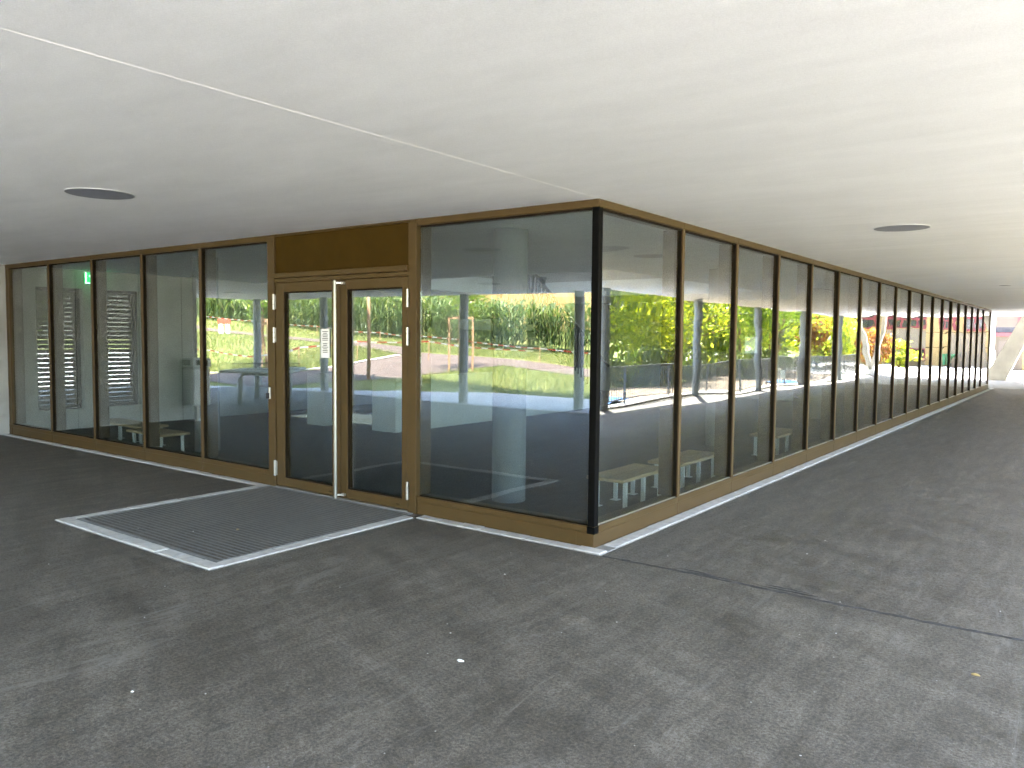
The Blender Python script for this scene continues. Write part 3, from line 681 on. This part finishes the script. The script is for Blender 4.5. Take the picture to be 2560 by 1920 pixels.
es = thing('exit_sign', 'green lit exit sign with white arrow hanging near the west wall', 'exit sign', (-10.35, 1.27, 2.47))
m = MB(); m.bbox(-.02, .02, -.17, .17, -.075, .105, .004); m.obj('sign_body', 'exit_green', es)
m = MB(); m.box(.0201, .0225, -.17, -.155, -.075, .105); m.box(.0201, .0225, -.155, .17, -.075, -.062)
m.beam((.0215, -.10, .06), (.0215, -.04, -.01), .003, .03); m.add([(.0225, -.075, -.035), (.0225, .0, -.045), (.0225, -.02, .02)], [(0, 1, 2)]); m.box(.0202, .0226, .05, .12, -.05, .07); m.obj('pictogram', 'exit_white', es)
m = MB(); m.box(-.008, .008, -.12, -.105, .105, .15); m.box(-.008, .008, .105, .12, .105, .15); m.obj('hanger', 'steel', es)

st = thing('staircase', 'dark interior staircase with black balustrade behind the low concrete parapet', 'staircase', (-6.8, 8.0, 0))
y_top, z_top, y_bot = 8.0 - 8, 1.92, 11.0 - 8
nst = 11
for k in range(nst):
    zz = z_top * (nst - k) / nst; y0 = y_top + (y_bot - y_top) * k / nst; y1 = y0 + (y_bot - y_top) / nst
    m = MB(); m.box(-.45, .56, y0, y1 + .02, zz - .05, zz); m.obj('tread', 'concrete', st)
m = MB(); m.box(-.45, .56, -1.4, y_top, z_top - .2, z_top); m.obj('landing', 'concrete', st)
m = MB(); m.beam((.58, y_top, z_top - .12), (.58, y_bot, -.02), .03, .24); m.obj('stringer', 'rail', st)
m = MB(); m.beam((.59, -1.4, z_top + .92), (.59, y_top, z_top + .92), .04, .05); m.beam((.59, y_top, z_top + .92), (.59, y_bot, .92), .04, .05); m.obj('handrail', 'rail', st)
m = MB(); m.box(.565, .615, -.012, .012, -.98, .0); bal = m.mesh('baluster', 'rail')
m = MB(); m.box(.57, .61, -.022, .022, -1.0, .0); bal = m.mesh('baluster', 'rail')
for k in range(28):
    yy = -1.35 + k * .125; zz = z_top + .92 - max(0, yy - y_top) * z_top / (y_bot - y_top)
    link('baluster', bal, st, (0, yy, zz))
hr = thing('wall_handrail', 'black handrail on brackets high on the stairwell wall', 'handrail', (-8.7, 11.5, 3.0))
m = MB(); m.beam((0, -1.0, .12), (0, 2.4, .10), .05, .05); m.obj('handrail', 'rail', hr)
for y in (-.4, .35, 1.05): m = MB(); m.box(-.06, .06, y - .05, y + .05, -.14, .1); m.obj('bracket', 'rail', hr)

# ------------------------------------------------------------------ things outside, seen mirrored in the glass
tt = thing('table_tennis_table', 'grey concrete table tennis table with metal net under the overhang', 'table tennis table', (-12.98, -6.42, 0), None, math.radians(-43))
m = MB(); m.bbox(-.76, .76, -1.37, 1.37, .70, .76, .02); m.obj('table_top', 'table', tt)
for y in (-.85, .85):
    m = MB(); m.tube([(-.42, y, 0), (-.42, y, .56), (-.38, y, .65), (-.30, y, .685), (.30, y, .685), (.38, y, .65), (.42, y, .56), (.42, y, 0)], .055, 12); m.obj('leg_frame', 'table', tt, True)
m = MB(); m.box(-.78, .78, -.008, .008, .895, .912); m.box(-.78, .78, -.006, .006, .765, .775)
for k in range(34): x = -.77 + k * .0467; m.box(x - .004, x + .004, -.003, .003, .765, .9)
m.box(-.77, .77, -.003, .003, .83, .836); m.obj('net', 'rail', tt)

wb = thing('waste_bin', 'pale upright waste bin with dark slot at the end of the concrete wall', 'waste bin', (-10.33, -3.0, 0))
m = MB(); m.bbox(-.17, .17, -.19, .19, .27, .95, .03); m.obj('bin_body', 'white_metal', wb)
m = MB(); m.bbox(-.18, .18, -.2, .2, .96, 1.15, .02); m.obj('hood', 'white_metal', wb)
m = MB(); m.box(.181, .186, -.12, .12, 1.0, 1.10); m.box(-.12, .12, .201, .206, 1.0, 1.10); m.box(-.12, .12, -.206, -.201, 1.0, 1.10); m.obj('slot', 'gasket', wb)
m = MB(); m.tube([(0, 0, 0), (0, 0, .27)], .04, 12); m.box(-.12, .12, -.12, .12, 0, .012); m.obj('post', 'steel', wb)

# railing along the east edge
fc = thing('railing', 'long grey railing of upright bars along the sunlit east kerb', 'railing', (5.82, 4.0, 0))
L = 29.0
m = MB(); m.bbox(-.022, .022, 0, L, .935, .955, .004); m.obj('top_rail', 'fence', fc)
m = MB(); m.box(-.02, .02, 0, L, .10, .115); m.obj('bottom_rail', 'fence', fc)
m = MB(); m.box(-.008, .008, -.015, .015, .116, .934); bm_ = m.mesh('baluster', 'fence')
nb = int(L / .112)
for k in range(nb): link('baluster', bm_, fc, (0, .05 + k * .112, 0), (0, 0, random.uniform(-.05, .05)))
m = MB(); m.box(-.02, .02, -.02, .02, .03, .934); pm = m.mesh('rail_post', 'fence')
for k in range(13): link('rail_post', pm, fc, (0.0445, .02 + k * 2.41, 0))
m = MB(); xs = np.linspace(0, 1, 9)
for (nm, x0, x1, y0, y1, lab) in (('tarpaulin', 6.1, 7.3, 9.6, 12.0, 'blue tarpaulin on the ground behind the near end of the railing'), ('tarpaulin', 6.1, 7.2, 24.2, 26.4, 'blue tarpaulin on the ground behind the far end of the railing')):
    m = MB(); nx, ny = 12, 20
    for j in range(ny + 1):
        for i in range(nx + 1): m.v.append((x0 + (x1 - x0) * i / nx, y0 + (y1 - y0) * j / ny, .03 + .08 * math.sin(math.pi * i / nx) * math.sin(math.pi * j / ny) + random.uniform(0, .025)))
    for j in range(ny):
        for i in range(nx): q = j * (nx + 1) + i; m.f.append((q, q + 1, q + nx + 2, q + nx + 1)); m.mi.append(0)
    tag(m.obj(nm, 'blue', smooth=True), lab, 'tarpaulin', 'blue tarpaulins behind the railing')

# trees ---------------------------------------------------------------------
def leaves(n, cx, cy, cz, rx, ry, rz, size, seed, clumps=26, hang=0.5):
    r = np.random.default_rng(seed)
    cc = r.normal(size=(clumps, 3)); cc /= np.linalg.norm(cc, axis=1)[:, None]; cc *= (r.uniform(.25, 1.0, clumps) ** .6)[:, None]
    idx = r.integers(0, clumps, n); p = cc[idx] + r.normal(size=(n, 3)) * np.array([.20, .20, .13]) * r.uniform(.6, 1.4, clumps)[idx][:, None]
    p = p * np.array([rx, ry, rz]) + np.array([cx, cy, cz])
    a = r.normal(size=(n, 3)); a[:, 2] -= hang; a /= np.linalg.norm(a, axis=1)[:, None]
    b = r.normal(size=(n, 3)); b -= a * (a * b).sum(1)[:, None]; b /= np.linalg.norm(b, axis=1)[:, None]
    s = (size * r.uniform(.6, 1.35, n))[:, None]
    q = np.stack([p - a * s * .6, p + b * s * .36, p + a * s * .7, p - b * s * .36], 1)
    return q.reshape(-1, 3)
def trunk(h, r0, seed, lean_=0.1, limbs=7, start=.25):
    r = random.Random(seed); m = MB(); n = 8; pts = []; x = y = 0
    for i in range(n + 1):
        pts.append((x, y, h * i / n)); x += r.uniform(-1, 1) * lean_ * h / n; y += r.uniform(-1, 1) * lean_ * h / n
    m.tube(pts, [r0 * (1 - .8 * i / n) * (1.25 if i == 0 else 1) for i in range(n + 1)], 9)
    for k in range(limbs):
        t = start + (1 - start) * (k + .5) / limbs; i = min(n - 1, int(t * n)); p = Vector(pts[i]); a = r.uniform(0, 6.28); ll = h * .32 * (1.15 - t)
        q = [p, p + Vector((math.cos(a) * ll * .5, math.sin(a) * ll * .5, ll * .22)), p + Vector((math.cos(a + .3) * ll, math.sin(a + .3) * ll, ll * .5))]
        m.tube(q, [r0 * .38 * (1 - .5 * t), r0 * .24 * (1 - .5 * t), r0 * .07], 6)
    return m
protos = {}
def tree(x, y, key, label, h=6.5, rr=2.4, leaf='leafA', n=9000, r0=.11, zc=None, rz=None, size=.17, group=None, seed=1, name='tree'):
    z = max(Tz(x, y), -.03); t = thing(name, label, 'tree', (x, y, z), group, random.uniform(0, 6.28))
    if key not in protos:
        tm = trunk(h * .92, r0, seed).mesh('trunk', 'bark', True)
        zc_ = zc or h * .58; rz_ = rz or h * .47
        cmesh = np_mesh('crown', leaves(n, 0, 0, zc_, rr, rr, rz_, size, seed), 4, leaf)
        protos[key] = (tm, cmesh)
    tm, cmesh = protos[key]; link('trunk', tm, t); link('crown', cmesh, t); return t
G_E = 'trees growing beyond the railing'
E_T = [(10.3, 17.6, 'a', 'leafC', .16, 'ivy clad dark tree nearest the corner, beyond the railing'),
       (10.6, 21.6, 'b', 'leafA', .055, 'thin stemmed bright yellow green tree mirrored in the first long side pane'),
       (9.9, 24.3, 'c', 'leafC', .11, 'reddish trunk wrapped in ivy mirrored in the second long side pane'),
       (11.6, 27.6, 'd', 'leafA', .10, 'broad bright green tree mirrored in the second and third long panes'),
       (10.6, 31.0, 'e', 'leafB', .10, 'mid green tree beyond the railing, mirrored in the third long pane'),
       (9.9, 35.8, 'f', 'leafC', .10, 'reddish slim trunk with dull leaves mirrored in the fourth long pane'),
       (11.8, 38.5, 'b', 'leafA', .055, 'thin bright green tree mirrored in the fifth long pane'),
       (11.0, 43.5, 'd', 'leafA', .10, 'broad bright tree beside the far end of the railing'),
       (13.8, 23.0, 'd', 'leafA', .10, 'bright tree in the second row, left behind the ivy clad tree'),
       (14.4, 30.0, 'e', 'leafB', .10, 'mid green tree in the second row behind the railing'),
       (14.6, 37.0, 'd', 'leafA', .10, 'bright tree in the second row near the far yard'),
       (17.5, 33.0, 'g', 'leafB', .16, 'tall deep green tree at the back of the wood, nearer one'),
       (18.5, 43.0, 'g', 'leafB', .16, 'tall deep green tree at the back of the wood, farther one'),
       (17.0, 26.0, 'g', 'leafB', .16, 'tall deep green tree behind the thin stemmed tree'),
       (14.5, 50.0, 'e', 'leafB', .10, 'mid green tree beside the ochre building'),
       (20.0, 54.0, 'g', 'leafB', .16, 'tall deep green tree behind the ochre building corner')]
for i, (x, y, k, lf, r0, lab) in enumerate(E_T):
    big = k == 'g'
    slim = lf == 'leafC'
    tree(x, y, k, lab, 9.5 if big else 6.4, 3.4 if big else (.55 if slim else 2.4), lf, 12000 if big else (4000 if slim else 15000), r0, 4.6 if big else 3.5, 4.4 if big else 3.1, .24 if big else (.10 if slim else .125), G_E, 20 + ord(k))
def shrub(x, y, rx, ry, rz, leaf, lab, n=2500, size=.12, seed=1, cat='shrub', group=None):
    z = max(Tz(x, y), -.03); t = thing(cat, lab, cat, (x, y, z), group)
    m = MB(); r = random.Random(seed)
    for k in range(7): a = r.uniform(0, 6.28); m.tube([(0, 0, 0), (math.cos(a) * rx * .3, math.sin(a) * ry * .3, rz * .8), (math.cos(a) * rx * .6, math.sin(a) * ry * .6, rz * 1.4)], [.03, .02, .008], 5)
    m.obj('stem', 'bark', t); link('foliage', np_mesh('foliage', leaves(n, 0, 0, rz * .95, rx, ry, rz * .85, size, seed), 4, leaf), t); return t
shrub(7.6, 43.5, .9, .9, 1.3, 'leafR', 'copper leaved shrub in front of the ochre building', 3000, .13, 3)
shrub(6.5, 45.5, .9, .8, .9, 'leafA', 'yellow green shrub below the ground floor window', 2500, .12, 4)
shrub(8.8, 40.5, 1.0, 1.2, 1.8, 'leafA', 'tall bright shrub at the end of the railing', 3500, .13, 5)
shrub(9.9, 41.5, .9, .9, 1.6, 'leafR', 'copper leaved shrub behind the tall bright shrub', 2500, .13, 6)
hg = thing('hedge', 'dark clipped hedge along the gravel behind the railing', 'hedge', (9.3, 13.0, 0))
link('foliage', np_mesh('foliage', leaves(16000, 0, 11, .5, .45, 12, .6, .10, 9, 160), 4, 'leafC'), hg)
m = MB()
for k in range(30): m.tube([(random.uniform(-.1, .1), k * .75, -.03), (random.uniform(-.1, .1), k * .75, .5)], .02, 5)
m.obj('stem', 'bark', hg)
# west side, seen through the gaps of the blinds
for i, (x, y, k, lab) in enumerate(((-56, 6.5, 'd', 'bright tree west of the hall seen between blind slats, left one'), (-60, 14.0, 'e', 'mid green tree west of the hall seen between blind slats'), (-54, -2.0, 'd', 'bright tree on the open meadow to the west'), (-64, 4.0, 'g', 'tall tree at the western meadow edge'), (-66, 22.0, 'g', 'tall tree north west of the hall'))):
    tree(x, y, k, lab, group='trees west of the hall')

# young staked tree beyond the paving
def stake_frame(p, h, label, wd=.07):
    t = thing('tree_stakes', label, 'tree stakes', (p[0][0], p[0][1], Tz(*p[0])), 'wooden stakes round young trees')
    tops = []
    for q in p:
        m = MB(); dx, dy = q[0] - p[0][0], q[1] - p[0][1]; dz = Tz(*q) - Tz(*p[0]); m.tube([(dx, dy, dz - .1), (dx, dy, dz + h)], wd / 2, 9); m.obj('stake', 'stake', t); tops.append((dx, dy, dz + h - .06))
    for a, b in zip(tops, tops[1:] + tops[:1]):
        m = MB(); m.beam(a, b, .03, .07); m.obj('crossbar', 'stake', t)
        if len(tops) == 2: break
    return t
stake_frame([(-14.33, -14.49), (-13.68, -14.92), (-14.5, -15.2)], 1.85, 'three wooden tree stakes with crossbars beside the tar path')
stake_frame([(-21.39, -12.28), (-20.32, -11.75)], 1.85, 'two pale wooden tree stakes with crossbar left of the path')
y1 = tree(-14.25, -14.9, 'y', 'slender young tree with thin crown between wooden stakes', 4.2, 1.0, 'leafB', 1500, .035, 2.9, 1.0, .09, None, 71, 'young_tree')
tree(-20.9, -12.1, 'y', 'slender young tree left of the path between two stakes', group=None, name='young_tree')
tp = thing('timber_post', 'round reddish timber post standing at the edge of the paving', 'post', (-15.75, -12.25, Tz(-15.75, -12.25)))
m = MB(); m.tube([(0, 0, -.1), (0.01, 0, 1.6), (0.0, .01, 3.1)], [.06, .055, .05], 10); m.obj('shaft', 'stake', tp, True)
m = MB(); m.tube([(0, 0, 3.1), (0, 0, 3.14)], [.052, .035], 10); m.obj('cap', 'stake', tp)

def tape(pts, label):
    """red and white barrier tape: alternating lengths, hung between stakes"""
    p0 = Vector((pts[0][0], pts[0][1], 0)); t = thing('barrier_tape', label, 'barrier tape', p0, 'red and white barrier tapes'); m = MB(); col = 0; acc = 0
    for a, b in zip(pts[:-1], pts[1:]):
        a = Vector(a); b = Vector(b); n = max(2, int((b - a).length / .35)); sag = .05 * (b - a).length / 5
        for k in range(n):
            u0, u1 = k / n, (k + 1) / n; q = []
            for u in (u0, u1): c = a.lerp(b, u) - p0; c.z -= sag * 4 * u * (1 - u); q.append(c)
            e = Vector((.004, .008, .026)); f = Vector((0, .0015, 0))
            m.add([q[0] - e, q[1] - e, q[1] + e, q[0] + e, q[0] - e - f, q[1] - e - f, q[1] + e - f, q[0] + e - f], [(0, 1, 2, 3), (7, 6, 5, 4), (0, 4, 5, 1), (2, 6, 7, 3)], col); col ^= 1
    m.obj('tape', ['red', 'white'], t); 
    return t
def stakes(pts, h, label):
    for i, (x, y) in enumerate(pts):
        z = Tz(x, y); m = MB(); m.tube([(0, 0, -.1), (random.uniform(-.04, .04), random.uniform(-.03, .03), h)], [.018, .014], 7); o = m.obj('stake', 'stake'); o.location = (x, y, z); tag(o, label[i], 'stake', 'thin stakes holding barrier tape')
def onT(pts, h): return [(x, y, Tz(x, y) + h) for x, y in pts]
l1 = [(-8, -18.6), (-13.65, -18.75), (-18.6, -20.1), (-25, -21.6), (-30.5, -22.4), (-36, -22.9), (-43, -23.3)]
tape(onT(l1, .55), 'red and white tape along the foot of the corn')
stakes(l1[1:6], .62, ['thin stake with tape before the corn, in the corner pane', 'thin stake with tape before the corn, behind the right door leaf view', 'thin stake with tape before the corn, mirrored in the left door leaf', 'thin stake with tape before the corn, left of the door view', 'thin stake with tape farthest along the corn'])
l2 = [(-19.0, -10.2), (-19.8, -12.8), (-19.9, -15.5), (-17.6, -17.0), (-12.2, -16.3)]
tape(onT(l2, .72), 'red and white tape stretched beside the link path')
stakes(l2[1:4], .78, ['thin leaning stake beside the link path kerb', 'thin stake half way up the link path', 'thin stake where the two paths meet'])
l3 = [(-19.6, -11.0), (-21.4, -12.3), (-25.5, -12.9), (-31, -13.5)]
tape(onT(l3, .35), 'low red and white tape across the lower meadow')
stakes(l3[2:4], .45, ['short stake holding the low tape on the meadow', 'short stake at the far end of the low tape'])
tb = thing('site_barrier', 'red and white site barrier with two white legs on the meadow path', 'barrier', (-35.4, -20.0, Tz(-35.4, -20.0)), None, math.radians(-35))
for k in (-1, 1): m = MB(); m.bbox(k * .17 - .11, k * .17 + .11, -.07, .07, 0, .62, .02); m.obj('leg', 'white', tb)
m = MB(); m.bbox(-.34, .34, -.03, .03, .63, .92, .01); m.obj('board', 'red', tb)

# ------------------------------------------------------------------ corn, grass and ripe field
def T_arr(x, y): return T(x, y)
r = np.random.default_rng(5)
xs, ys = [], []
for row in range(8):
    n = int(46 / .13); x = -r.uniform(6.8, 52, n); yf = np.interp(-x, [0, 13, 17, 24, 31, 38, 43, 60], [-21.6, -21.3, -21.3, -23.1, -23.7, -24.3, -24.3, -26]); xs.append(x); ys.append(yf - .2 - row * .62 + r.normal(size=n) * .09)
px = np.concatenate(xs); py = np.concatenate(ys); pz = T_arr(px, py); kp = ~((px > -25) & (py < np.interp(-px, [0, 13, 17, 24, 31], [-21.6, -21.3, -21.3, -23.1, -23.7]) - 2.3)); px, py, pz = px[kp], py[kp], pz[kp]
N = len(px); hh = r.uniform(1.75, 2.3, N) * np.interp(-px, [0, 18, 27, 60], [.86, .86, 1.0, 1.0])
quads = []
wv = .014
a = r.uniform(0, 6.28, N); dx, dy = np.cos(a) * wv, np.sin(a) * wv
quads.append(np.stack([np.stack([px - dx, py - dy, pz - .05], 1), np.stack([px + dx, py + dy, pz - .05], 1), np.stack([px + dx * .5, py + dy * .5, pz + hh], 1), np.stack([px - dx * .5, py - dy * .5, pz + hh], 1)], 1))
for k in range(11):
    t = .12 + .86 * k / 10; z0 = pz + hh * t; a = (k % 2) * np.pi + r.uniform(-.7, .7, N) + r.uniform(0, 6.28); Lf = r.uniform(.5, .85, N) * (1.1 - .45 * abs(t - .5) * 2); lw = r.uniform(.028, .045, N)
    ux, uy = np.cos(a), np.sin(a); sx, sy = -uy * lw, ux * lw
    p0 = np.stack([px, py, z0], 1); p1 = p0 + np.stack([ux * Lf * .42, uy * Lf * .42, Lf * r.uniform(.3, .55, N)], 1); p2 = p1 + np.stack([ux * Lf * .45, uy * Lf * .45, Lf * r.uniform(-.35, .1, N)], 1)
    sd = np.stack([sx, sy, np.zeros(N)], 1)
    quads.append(np.stack([p0 - sd * .5, p0 + sd * .5, p1 + sd, p1 - sd], 1)); quads.append(np.stack([p1 - sd, p1 + sd, p2 + sd * .12, p2 - sd * .12], 1))
kind(link('corn_field', np_mesh('corn_field', np.concatenate([q.reshape(-1, 3) for q in quads]), 4, 'corn')), 'stuff')

def blades(n, x0, x1, y0, y1, h0, h1, wd, keep, seed, patch=True):
    r = np.random.default_rng(seed); x = r.uniform(x0, x1, n); y = r.uniform(y0, y1, n); k = keep(x, y); x, y = x[k], y[k]; n = len(x)
    z = T_arr(x, y); h = r.uniform(h0, h1, n) * (0.7 + .6 * (np.sin(x * 1.7 + y) * np.sin(y * 2.1 - x * .6) * .5 + .5)); a = r.uniform(0, 6.28, n); dx, dy = np.cos(a) * wd, np.sin(a) * wd; l = h * .45; b = r.uniform(0, 6.28, n)
    return np.stack([np.stack([x - dx, y - dy, z - .02], 1), np.stack([x + dx, y + dy, z - .02], 1), np.stack([x + np.cos(b) * l, y + np.sin(b) * l, z + h], 1)], 1).reshape(-1, 3)
def path_free(x, y):
    yn = np.interp(-x, [0, 2, 10.2, 14.2, 20, 26.5, 32, 39, 60], [-12, -13.2, -15.8, -16.8, -17.9, -19.7, -20.2, -20.8, -23]); yf = np.interp(-x, [0, 2, 10.4, 14.4, 20.2, 26.6, 32, 39, 60], [-14, -15.7, -18.1, -19.0, -19.7, -21.1, -21.6, -22, -24])
    on_field = (y < yn) & (y > yf)
    xl = np.interp(-y, [9, 10.8, 12.8, 15, 17], [-16.2, -16.1, -15.0, -14.0, -13.7]); xr = np.interp(-y, [9, 11.4, 13.4, 15.8, 18.2], [-22.4, -20.0, -19.4, -19.7, -20.2])
    on_link = (x < xl) & (x > xr) & (y > -18.2)
    on_pav = ((y > -12.2) & (x > -16.6)) | (x > -6.5)
    return ~(on_field | on_link | on_pav)
gv = np.concatenate([blades(90000, -24, -4, -21.5, -9.5, .07, .20, .009, path_free, 11), blades(60000, -50, -20, -24.5, -6, .08, .22, .014, path_free, 12)])
kind(link('meadow_grass', np_mesh('meadow_grass', gv, 3, 'grass')), 'stuff')
wvv = blades(60000, -34, -6.6, -60, -26.5, .55, .85, .02, lambda x, y: np.ones(len(x), bool), 13)
kind(link('ripe_grain', np_mesh('ripe_grain', wvv, 3, 'wheat')), 'stuff')

# ------------------------------------------------------------------ far school wing across the yard
fb = thing('ochre_building', 'ochre rendered school wing with wine red window bands across the bright yard', 'building', (0, 50.3, 0))
m = MB(); m.box(-2.5, 13.0, 0.0, 9.0, -.1, 9.0); m.obj('wall', 'ochre', fb)
m = MB(); m.box(-2.6, 13.1, -.12, 9.1, 9.0, 9.4); m.obj('roof', 'concrete', fb)
m = MB()
for z in (2.12, 1.16): m.box(-2.5, 13.0, -.004, .01, z - .015, z + .015)
m.obj('string_joint', 'gasket', fb)
m = MB(); m.box(5.95, 8.3, -.006, .02, .0, 2.30); m.box(2.5, 4.3, -.0055, .02, 0, 2.1); m.obj('wall_panel', 'cream', fb)
def window(x0, x1, z0, z1, n, hz=None, parent=fb, y=-.0, pane_mat='pane_far', f=.08):
    fr = MB()
    fr.box(x0, x1, y - .08, y - .011, z0, z0 + f * 1.6); fr.box(x0, x1, y - .08, y - .011, z1 - f, z1)
    for k in range(n + 1):
        x = x0 + f / 2 + (x1 - x0 - f) * k / n; fr.box(x - f / 2, x + f / 2, y - .078, y - .012, z0 + f * 1.6, z1 - f)
    if hz: fr.box(x0 + f, x1 - f, y - .076, y - .013, hz - .07, hz + .07)
    fo = fr.obj('window', 'redframe', parent)
    for k in range(n):
        a = x0 + f + (x1 - x0 - f) * k / n; b = x0 + (x1 - x0 - f) * (k + 1) / n
        pm = MB(); pm.box(a, b, y - .04, y - .01, z0 + f * 1.6, z1 - f); pm.obj('pane', pane_mat, fo)
    return fo
window(5.94, 8.31, 2.37, 4.3, 5, 2.95); window(4.43, 5.36, 2.26, 4.3, 2, 2.85); window(4.21, 4.36, 2.26, 4.3, 1); window(2.57, 3.97, 2.18, 4.3, 3, 3.0); window(5.96, 6.62, .26, 1.08, 2); window(8.9, 11.0, 2.37, 4.3, 4, 2.95)
m = MB(); m.box(2.9, 3.29, -.03, .0, 0, .92); m.obj('door', 'cream', fb)
m = MB(); m.box(2.4, 2.76, -.03, .0, 0, .9); m.obj('door', 'cream', fb)
m = MB(); m.box(5.9, 8.5, -.35, -.012, .3, .52); m.obj('planter', 'stake', fb)
fw = thing('entrance_wing', 'cream entrance wing with wine red window and blind beyond the leaning support', 'building', (0, 45.5, 0))
m = MB(); m.box(-7.0, -.5, 0.0, 9.0, -.1, 7.0); m.obj('wall', 'cream_dim', fw)
m = MB(); m.box(-.5, .12, .5, 9.0, -.1, 7.0); m.obj('side_wall', 'ochre', fw)
wo_ = window(-4.2, -.62, 1.85, 3.4, 3, None, fw, f=.12)
m = MB(); m.box(-4.1, -.72, -.045, -.041, 2.35, 3.3); m.obj('roller_blind', 'blind_far', wo_)
m = MB(); m.tube([(-2.6, -.6, 1.6), (-1.9, -.6, 1.24), (-1.68, -.6, 1.06), (-1.66, -.6, .95), (-1.66, -.6, .0)], .02, 8); m.tube([(-2.6, -.6, 1.15), (-1.66, -.6, .64)], .015, 8); m.obj('handrail', 'steel', fw)
m = MB(); m.box(-1.6, -.75, -.012, .01, 0, 1.62); m.obj('door', 'blind_far', fw)
m = MB(); m.box(-3.6, -1.62, -1.2, 0, -.05, .45); m.obj('step_ramp', 'taupe', fw)
wp = thing('white_post', 'sunlit white post just past the end of the glazing', 'post', (-.82, 34.2, 0))
m = MB(); m.tube([(0, 0, 0), (0, 0, 3.4)], .11, 16); m.obj('shaft', 'white', wp, True)
m = MB(); m.tube([(0, 0, 0), (0, 0, .05)], .17, 16); m.obj('base_ring', 'white', wp)
def bin_(x, y, lab):
    t = thing('wheelie_bin', lab, 'wheelie bin', (x, y, 0), 'green wheelie bins by the far wall'); m = MB()
    m.add([(-.13, -.16, .08), (.13, -.16, .08), (.13, .12, .08), (-.13, .12, .08), (-.17, -.2, .74), (.17, -.2, .74), (.17, .16, .74), (-.17, .16, .74)], [(3, 2, 1, 0), (4, 5, 6, 7), (0, 1, 5, 4), (1, 2, 6, 5), (2, 3, 7, 6), (3, 0, 4, 7)]); m.obj('bin_body', 'binplastic', t)
    m = MB(); m.bbox(-.19, .19, -.23, .18, .742, .80, .02); m.obj('lid', 'binplastic', t)
    for k in (-1, 1): m = MB(); m.tube([(k * .13, .13, .07), (k * .16, .13, .07)], .07, 12); m.obj('wheel', 'rubber', t)
bin_(4.70, 49.9, 'green wheelie bin by the ochre wall, the left one in the glass')
bin_(4.30, 49.9, 'green wheelie bin by the ochre wall, the right one in the glass')
